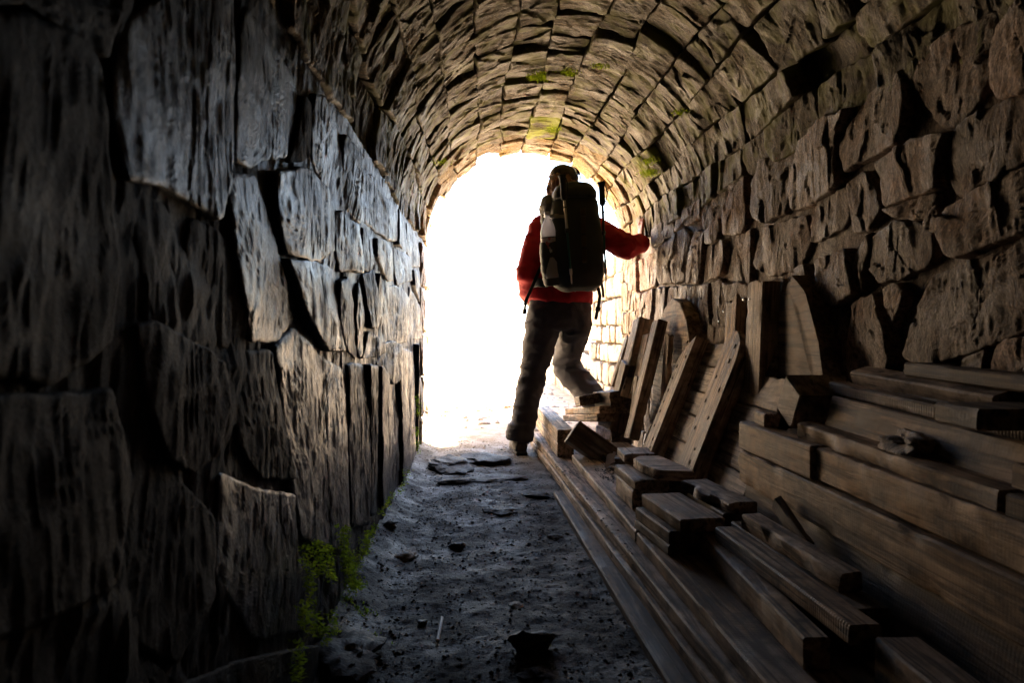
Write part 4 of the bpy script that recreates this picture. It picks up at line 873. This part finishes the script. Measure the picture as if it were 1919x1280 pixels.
strip('buckle', [(.418, 3.713, 1.357), (.438, 3.703, 1.354)], .024, .009, (0, 0, 1), M_buckle, bp_)
pocket = [loft([((.415, 3.79, .985), .045, .05, SIDE, 2.6), ((.405, 3.775, 1.06), .052, .058, SIDE, 2.6), ((.40, 3.765, 1.16), .056, .060, SIDE, 2.6), ((.398, 3.762, 1.22), .054, .058, SIDE, 2.6)])]
part(fuse('side_pocket', pocket, .008, 2, M_black, warp=lambda Pn: .0025 * ridged(Pn * [14, 14, 30])), bp_)
strip('hip_belt', [(.40, 3.88, 1.00), (.345, 3.93, 1.01), (.305, 4.00, 1.0), (.30, 4.1, .99), (.33, 4.19, .99)], .05, .014, (0, 0, 1), M_black, bp_)
strip('hip_belt', [(.67, 3.88, 1.00), (.70, 3.95, 1.0), (.70, 4.05, .99), (.67, 4.16, .985)], .05, .014, (0, 0, 1), M_black, bp_)
strip('loose_strap', [(.385, 3.90, 1.145), (.345, 3.885, 1.06), (.302, 3.885, .96), (.275, 3.89, .90), (.272, 3.90, .88)], .02, .004, (1, .4, 0), M_strap, bp_)
strip('loose_strap', [(.315, 3.90, .99), (.288, 3.895, .925), (.272, 3.90, .87), (.27, 3.905, .842)], .014, .004, (1, .4, 0), M_strap, bp_)
strip('buckle', [(.271, 3.903, .855), (.268, 3.905, .826)], .022, .010, (1, .4, 0), M_frame, bp_)
strip('loose_strap', [(.685, 3.87, .985), (.698, 3.87, .93), (.690, 3.875, .87), (.675, 3.88, .795)], .021, .004, (1, .3, 0), M_strap, bp_)
strip('buckle', [(.690, 3.875, .868), (.686, 3.876, .842)], .03, .010, (1, .3, 0), M_frame, bp_)
strip('loose_strap', [(.70, 3.85, 1.02), (.712, 3.855, .96), (.716, 3.86, .92)], .016, .004, (1, .3, 0), M_strap, bp_)
for s_, x0 in ((-1, .41), (1, .665)):
    strip('shoulder_strap', [(x0, 3.9, 1.12), (x0 + s_ * .02, 3.93, 1.30), (x0 - s_ * .01, 3.98, 1.415), (x0 - s_ * .0, 4.07, 1.40), (x0 + s_ * .005, 4.15, 1.30), (x0 + s_ * .02, 4.17, 1.15), (x0 + s_ * .05, 4.1, 1.03)], .055, .014, SIDE, M_black, bp_)
# lettering patch on the lid side is worn away; only a small light rivet stays
nail((.545, 3.80, .953), (0, -1, -.4), bp_)

# ================================================================== BOTTLE
def lathe(name, prof, axis0, axis1, mat, parent=None, n=28, smooth=True):
    a = np.array(axis0, float); d = np.array(axis1, float) - a; L = np.linalg.norm(d); d /= L; u = np.cross(d, (0.1, 1, 0)); u /= np.linalg.norm(u); v = np.cross(d, u)
    an = np.arange(n) * 2 * math.pi / n; co = np.concatenate([a + d * t * L + r * (np.cos(an)[:, None] * u + np.sin(an)[:, None] * v) for t, r in prof]); q = []
    for k in range(len(prof) - 1):
        for i in range(n): q.append((k * n + i, k * n + (i + 1) % n, (k + 1) * n + (i + 1) % n, (k + 1) * n + i))
    o = mesh_np(name, co, q, None, mat, smooth); me = o.data
    return part(o, parent) if parent is not None else o
m, n, l, b = new_mat('clear_plastic'); b.inputs['Base Color'].default_value = (.86, .88, 1.0, 1); b.inputs['Roughness'].default_value = .18; b.inputs['Transmission Weight'].default_value = .72; b.inputs['IOR'].default_value = 1.2; M_pet = m
tr_ = nd(n, 'ShaderNodeBsdfTranslucent'); tr_.inputs[0].default_value = (.85, .87, 1, 1); ms_ = nd(n, 'ShaderNodeMixShader'); ms_.inputs[0].default_value = .5; l.new(b.outputs[0], ms_.inputs[1]); l.new(tr_.outputs[0], ms_.inputs[2]); l.new(ms_.outputs[0], n['Material Output'].inputs[0]); b.inputs['Transmission Weight'].default_value = .45
m, n, l, b = new_mat('bottle_label'); tc = nd(n, 'ShaderNodeTexCoord'); nz = nd(n, 'ShaderNodeTexNoise'); nz.inputs['Scale'].default_value = 38; l.new(tc.outputs['Object'], nz.inputs['Vector'])
r = ramp(n, [(.42, (.42, .36, .42)), (.52, (.5, .45, .5)), (.60, (.42, .09, .10))]); l.new(nz.outputs[0], r.inputs[0]); l.new(r.outputs[0], b.inputs['Base Color']); b.inputs['Roughness'].default_value = .5; M_lab = m
bo = empty('water_bottle', (.40, 3.755, 1.02)); tag(bo, 'clear plastic drink bottle with a pinkish label in the side pocket of the backpack', 'bottle'); bpy.context.view_layer.update()
B0, B1 = (.412, 3.755, 1.02), (.381, 3.745, 1.385)
lathe('bottle_shell', [(0, .005), (0, .040), (.04, .046), (.30, .046), (.33, .044), (.36, .046), (.62, .046), (.70, .045), (.80, .034), (.88, .019), (.93, .0135), (.95, .0135)], B0, B1, M_pet, bo)
lathe('bottle_cap', [(.945, .010), (.945, .0165), (.953, .017), (.995, .0165), (1.0, .015), (1.0, .001)], B0, B1, simple_mat('pale_cap', (.6, .6, .72), .4), bo)
lathe('label', [(.44, .0466), (.60, .0466)], B0, B1, M_lab, bo)
lathe('dark_band', [(.60, .0470), (.615, .0470)], B0, B1, M_frame, bo)
lathe('drink', [(.02, .001), (.02, .038), (.05, .0435), (.43, .0435), (.43, .001)], B0, B1, simple_mat('dark_drink', (.02, .012, .01), .2), bo)

# ================================================================== TREKKING POLES strapped to the pack
def pole(label, top, tip, lit):
    t, e = np.array(top), np.array(tip); d = (e - t) / np.linalg.norm(e - t); L = np.linalg.norm(e - t)
    o = empty('trekking_pole', tuple(e)); tag(o, label, 'trekking pole', 'trekking poles strapped to the backpack'); bpy.context.view_layer.update()
    g = lathe('grip', [(0, .002), (0, .018), (.012, .023), (.025, .019), (.05, .0165), (.10, .016), (.16, .0168), (.215, .018), (.235, .012), (.235, .001)], t, e, M_grip, o, 16)
    lathe('upper_shaft', [(.235, .0075), (.50, .0075)], t, e, M_alu if lit else M_frame, o, 12); lathe('clamp', [(.49, .0075), (.49, .0115), (.53, .0115), (.53, .007)], t, e, M_frame, o, 12)
    lathe('lower_shaft', [(.53, .0062), (.86, .0058)], t, e, M_teal, o, 12); lathe('tip', [(.86, .0085), (.90, .0085), (.93, .0045), (.985, .004), (1, .0015)], t, e, M_alu, o, 12)
    s1 = t + d * L * .02; tube('wrist_strap', [s1, s1 + (.018, -.012, -.01), s1 + (.03, -.014, -.05), s1 + (.022, -.01, -.10), s1 + d * L * .12], .0035, M_strap, 6, o)
    k = t + d * L * .30; tube('tie', [k + (-.012, 0, 0), k + (0, -.011, 0), k + (.012, 0, 0), k + (0, .02, 0)], .003, M_strap, 6, o)
pole('left trekking pole with a pale shaft edge, beside the bottle pocket', (.455, 3.668, 1.572), (.512, 3.692, .985), True)
pole('right trekking pole with a knobbed black grip sticking up beside the pack', (.676, 3.712, 1.545), (.708, 3.735, 1.00), False)
# ================================================================== LOOSE STONES, MOSS, SCRAPS
def pebble_mesh(name, r, seed, mat, n=3, flat=(1, 1, .6), rough=.35):
    import bmesh
    bm = bmesh.new(); bmesh.ops.create_icosphere(bm, subdivisions=n, radius=1); co = np.array([v.co[:] for v in bm.verts])
    d = 1 + rough * fbm(co * 1.3 + seed * 5, 3) + .12 * np.floor(vnoise(co * 2.2 + seed) * 3) / 3
    co = co * d[:, None] * np.array(flat) * r
    for v, c in zip(bm.verts, co): v.co = c
    me = bpy.data.meshes.new(name); bm.to_mesh(me); bm.free(); me.materials.append(mat); me.polygons.foreach_set('use_smooth', np.ones(len(me.polygons), dtype=bool))
    try: me.set_sharp_from_angle(angle=R(35))
    except Exception: pass
    return me
M_rock = stone_mat('loose_rock', (.025, .022, .021), (.065, .058, .056), (.13, .12, .12), rough=(.5, .8), spec=.2)
M_rockd = stone_mat('dark_rock', (.02, .017, .015), (.045, .037, .033), (.09, .075, .068), rough=(.4, .7))
M_rockp = stone_mat('pale_rock', (.25, .21, .17), (.4, .35, .3), (.55, .5, .45), rough=(.5, .8))
def gh(x, y): return float(ground_h(np.array([x]), np.array([y]))[0])
def rock(label, px, py, r, flat, mat, seed, name='stone', sink=.3, rz=0, cat='stone', group=None):
    p = at_z(px, py, 0.0); me = pebble_mesh(name, r, seed, mat, 4 if r > .06 else 3, flat, .5)
    o = link(bpy.data.objects.new(name, me)); o.location = (p.x, p.y, gh(p.x, p.y) + r * flat[2] * (1 - 2 * sink) * .6); o.rotation_euler = (0, 0, rz); return tag(o, label, cat, group)
rock('dark angular stone lying on the near part of the footpath', 1000, 1225, .036, (1.15, .7, .62), M_rockd, 3, sink=.1)
rock('pale elongated stone by the left wall, next to the moss', 760, 1043, .034, (.7, 1.5, .5), M_rockp, 5, rz=-.5)
rock('small dark stone beside the white stick', 792, 1172, .012, (1, 1, .7), M_rockd, 6)
rock('wet glinting stone in front of the dark angular stone', 1005, 1262, .03, (1.3, .9, .22), M_rock, 8)
rock('light flat stone in the middle of the near footpath', 968, 1137, .022, (1.1, .8, .3), M_rockp, 9)
rock('flat stone set in the earth halfway down the path', 938, 962, .05, (1.1, .8, .16), M_rock, 12)
rock('bluish layered flat stone close to the long planks', 1005, 930, .045, (1.2, .7, .2), M_rock, 13)
rock('broad bluish slab of rock in the path in front of the hiker\'s boot', 905, 868, .15, (1.0, .8, .13), M_rock, 14, sink=.2)
rock('sloping bluish slab of rock at the foot of the left wall', 838, 878, .13, (.75, 1.4, .2), M_rock, 15, rz=.2)
rock('grey slab breaking through the earth nearer than the broad one', 930, 902, .10, (1.1, .7, .12), M_rock, 16)
rock('small slab left of the grey slab', 862, 908, .075, (1.2, .6, .14), M_rock, 17, rz=.3)
rock('little dark stone left of the path centre', 858, 1022, .022, (1.1, .8, .6), M_rockd, 18)
rock('small bluish stone sliver on the right of the path', 1040, 1003, .024, (1.2, .7, .25), M_rock, 19)
rock('round stone close to the wall foot near the moss', 730, 1000, .03, (1, .9, .5), M_rock, 20)
rock('grey boulder half buried in the lower left corner of the path', 655, 1255, .07, (.9, 1.2, .4), M_rock, 21, sink=.35)
rock('reddish stones\' largest one at the left exit corner', 836, 772, .06, (1, .9, .7), M_rockp, 22)
rock('white pebble next to the largest stone at the left exit corner', 832, 779, .035, (1.1, .8, .6), M_rockp, 23)
rock('far brown boulder standing in the sunny path', 948, 655, .26, (1, .9, .75), M_rockp, 24)
rock('low stone at the far left edge of the sunny path', 908, 668, .16, (1.1, .9, .6), M_rockp, 25)
rock('low stone right in the middle of the sunny path', 958, 674, .17, (1.6, .9, .4), M_rockp, 26)
rock('flat stone slab lying across the sunny path just outside', 930, 765, .11, (1.5, .6, .2), M_rockp, 27)
# rubble lump on the stacked boards
lump = link(bpy.data.objects.new('stone_lump', pebble_mesh('stone_lump', .045, 31, M_right, 4, (.75, 1.5, .55), .5))); lump.location = (.835, 1.27, .515); tag(lump, 'rough grey stone lump lying on the crumbling plank', 'stone')
# white stick of chalky stone and the torn scrap of foil
st = timber('stick', 'thin white stick lying on the path at the bottom', tuple(at_z(816, 1200, .012)), tuple(at_z(826, 1152, .016)), .008, .007, simple_mat('white_birch', (.62, .6, .6), .6), 'stick', rough=.002, jag=(.004, .006))
sc_co = np.array([[u * .028, v * .035, .006 * vnoise(np.array([[u * 3, v * 3, 1.]]))[0]] for v in np.linspace(-1, 1, 8) for u in np.linspace(-1, 1, 6)]); sc_q = [(r * 6 + c, r * 6 + c + 1, r * 6 + c + 7, r * 6 + c + 6) for r in range(7) for c in range(5)]
sc_co[:, :2] += .004 * rng.normal(size=(48, 2)) * (np.abs(sc_co[:, :1]) > .02)
foil = mesh_np('foil_scrap', np.vstack([sc_co, sc_co - [0, 0, .0012]]), sc_q + [tuple(i + 48 for i in f[::-1]) for f in sc_q], None, simple_mat('white_foil', (.85, .86, .92), .35), True)
foil.location = (.575, 2.93, .172); foil.rotation_euler = (R(-62), R(-18), R(30)); tag(foil, 'small torn scrap of white foil among the dark blocks', 'scrap')

# moss: thousands of short tufts on the left wall foot
def tufts(name, pts, nrm, h, mat, label=None):
    k = len(pts); pts = np.asarray(pts); nrm = np.asarray(nrm, float)
    d = nrm + rng.normal(0, .55, (k, 3)); d /= np.linalg.norm(d, axis=1)[:, None]; d[:, 2] -= .15
    s_ = np.cross(d, rng.normal(0, 1, (k, 3))); s_ /= np.linalg.norm(s_, axis=1)[:, None]; hh = h * rng.uniform(.4, 1.2, (k, 1)); w = hh * .22
    co = np.stack([pts - s_ * w, pts + s_ * w, pts + d * hh * .6 + s_ * w * .7, pts + d * hh], 1).reshape(-1, 3); b_i = np.arange(k)[:, None] * 4
    t = np.concatenate([b_i + [0, 1, 2], b_i + [0, 2, 3]]); o = mesh_np(name, co, None, t, mat, False); o['kind'] = 'stuff'
    if label: o['label'] = label; o['category'] = 'moss'
    return o
mm, n, l, b = new_mat('moss'); geo = nd(n, 'ShaderNodeNewGeometry'); nz = nd(n, 'ShaderNodeTexNoise'); nz.inputs['Scale'].default_value = 25; l.new(geo.outputs['Position'], nz.inputs['Vector'])
r = ramp(n, [(.3, (.13, .2, .012)), (.6, (.33, .45, .03)), (.75, (.5, .6, .06))]); l.new(nz.outputs[0], r.inputs[0]); l.new(r.outputs[0], b.inputs['Base Color']); b.inputs['Roughness'].default_value = .8
tr_ = nd(n, 'ShaderNodeBsdfTranslucent'); l.new(r.outputs[0], tr_.inputs[0]); ms_ = nd(n, 'ShaderNodeMixShader'); ms_.inputs[0].default_value = .5; l.new(b.outputs[0], ms_.inputs[1]); l.new(tr_.outputs[0], ms_.inputs[2]); l.new(ms_.outputs[0], n['Material Output'].inputs[0])
pts = []
def moss_px(x0, y0, x1, y1, wpx, k):
    for _ in range(k):
        t = random.random(); px = x0 + (x1 - x0) * t + random.gauss(0, wpx); py = y0 + (y1 - y0) * t + random.gauss(0, wpx)
        p = at_x(px, py, XL + .03)
        if p.z > -.02: pts.append((p.x + random.uniform(-.006, .012), p.y, p.z))
for a in ((566, 1020, 580, 1130, 3, 420), (590, 1015, 596, 1075, 3, 420), (611, 1022, 616, 1090, 2.5, 420), (640, 985, 645, 1060, 4, 700), (648, 1030, 655, 1110, 5, 900), (655, 1075, 690, 1010, 5, 800), (680, 1015, 702, 985, 3, 350),
          (562, 1130, 566, 1180, 3, 260), (578, 1140, 585, 1190, 4, 260), (556, 1200, 552, 1275, 4, 420), (600, 1170, 606, 1210, 3, 200), (618, 1140, 622, 1190, 3, 220), (650, 1095, 676, 1100, 4, 500), (778, 800, 783, 850, 2, 300), (765, 880, 745, 925, 2.5, 350), (780, 740, 783, 780, 1.5, 200), (735, 925, 712, 962, 2.5, 260)): moss_px(*a[:5], int(a[5] * .5))
tufts('moss', pts, np.tile([1, 0, .1], (len(pts), 1)), .0085, mm, 'bright green moss hanging on the foot of the left wall')
gp = []
for cx_, cy_, k in ((680, 1160, 90), (700, 1205, 120), (660, 1110, 160), (640, 1150, 120)):
    for _ in range(k):
        p = at_z(cx_ + random.gauss(0, 12), cy_ + random.gauss(0, 6), 0); gp.append((p.x, p.y, gh(p.x, p.y)))
tufts('ground_moss', gp, np.tile([0, 0, 1], (len(gp), 1)), .009, mm, 'green moss specks on the earth at the wall foot')
# moss on a few vault stones
vp = []; vn = []
for (px, py), k in (((1020, 138), 500), ((1281, 208), 160), ((1217, 322), 420), ((1128, 118), 160), ((1005, 140), 250), ((823, 300), 120), ((1064, 132), 200), ((1035, 240), 160), ((1215, 300), 200)):
    for _ in range(int(k * 1.8)):
        y_, th_ = at_vault(px + random.gauss(0, 9), py + random.gauss(0, 3.5)); r_ = RV - .006
        vp.append((CX + r_ * math.cos(th_), y_, SZ + r_ * math.sin(th_))); vn.append((-math.cos(th_), 0, -math.sin(th_)))
tufts('vault_moss', vp, vn, .009, mm, 'small patches of yellow-green moss on the vault stones')
# grit and crumbs scattered on the earth and on the planks
def crumbs(name, spots, mat, label, rmin, rmax):
    base = np.array([[1, 0, 0], [-1, 0, 0], [0, 1, 0], [0, -1, 0], [0, 0, 1], [0, 0, -1]], float); tri = np.array([[4, 0, 2], [4, 2, 1], [4, 1, 3], [4, 3, 0], [5, 2, 0], [5, 1, 2], [5, 3, 1], [5, 0, 3]])
    k = len(spots); s_ = rmin * (rmax / rmin) ** (rng.random(k)**2.2); sc_ = s_[:, None, None] * rng.uniform(.6, 1.4, (k, 6, 1)) * np.array([1, 1, .6])
    a = rng.uniform(0, 6.28, k); Rz = np.zeros((k, 3, 3)); Rz[:, 0, 0] = np.cos(a); Rz[:, 0, 1] = -np.sin(a); Rz[:, 1, 0] = np.sin(a); Rz[:, 1, 1] = np.cos(a); Rz[:, 2, 2] = 1
    co = np.einsum('kij,kvj->kvi', Rz, base[None] * sc_) + np.asarray(spots)[:, None]; t = (np.arange(k)[:, None, None] * 6 + tri[None]).reshape(-1, 3)
    o = mesh_np(name, co.reshape(-1, 3), None, t, mat, False); tag(o, label, 'grit', None, 'stuff'); return o
xs_ = rng.uniform(-.36, .45, 14000); ys_ = .95 + 3.6 * rng.random(14000)**1.3; zs_ = ground_h(xs_, ys_); crumbs('grit', np.stack([xs_, ys_, zs_], 1), gm, 'dark earth crumbs and grit on the footpath', .001, .0065)
xs_ = rng.uniform(-.3, .4, 700); ys_ = 1.0 + 3.5 * rng.random(700); crumbs('gravel', np.stack([xs_, ys_, ground_h(xs_, ys_)], 1), M_rock, 'small grey gravel chips on the footpath', .002, .012)
xs_ = rng.uniform(-.25, .95, 900); ys_ = rng.uniform(4.9, 22, 900); crumbs('path_stones', np.stack([xs_, ys_, ground_h(xs_, ys_)], 1), M_rockp, 'pale rubble strewn on the sunny path', .01, .06)
sp = [(.34 + .17 * random.random() * (.9 if y_ < 3 else .7) + .02, y_, .0965) for y_ in [random.choice([3.15, 2.95, 2.5, 2.2, 1.9]) + random.gauss(0, .09) for _ in range(420)]]
sp = [(x, y, z) for x, y, z in sp if .395 - (y - 2.1) * .03 < x < .445]
sp += [(random.uniform(.50, .60), random.gauss(2.75, .12), .1365) for _ in range(160)]
crumbs('dirt', sp, M_rockd, 'dark dirt crumbs scattered on the long planks', .0015, .007)
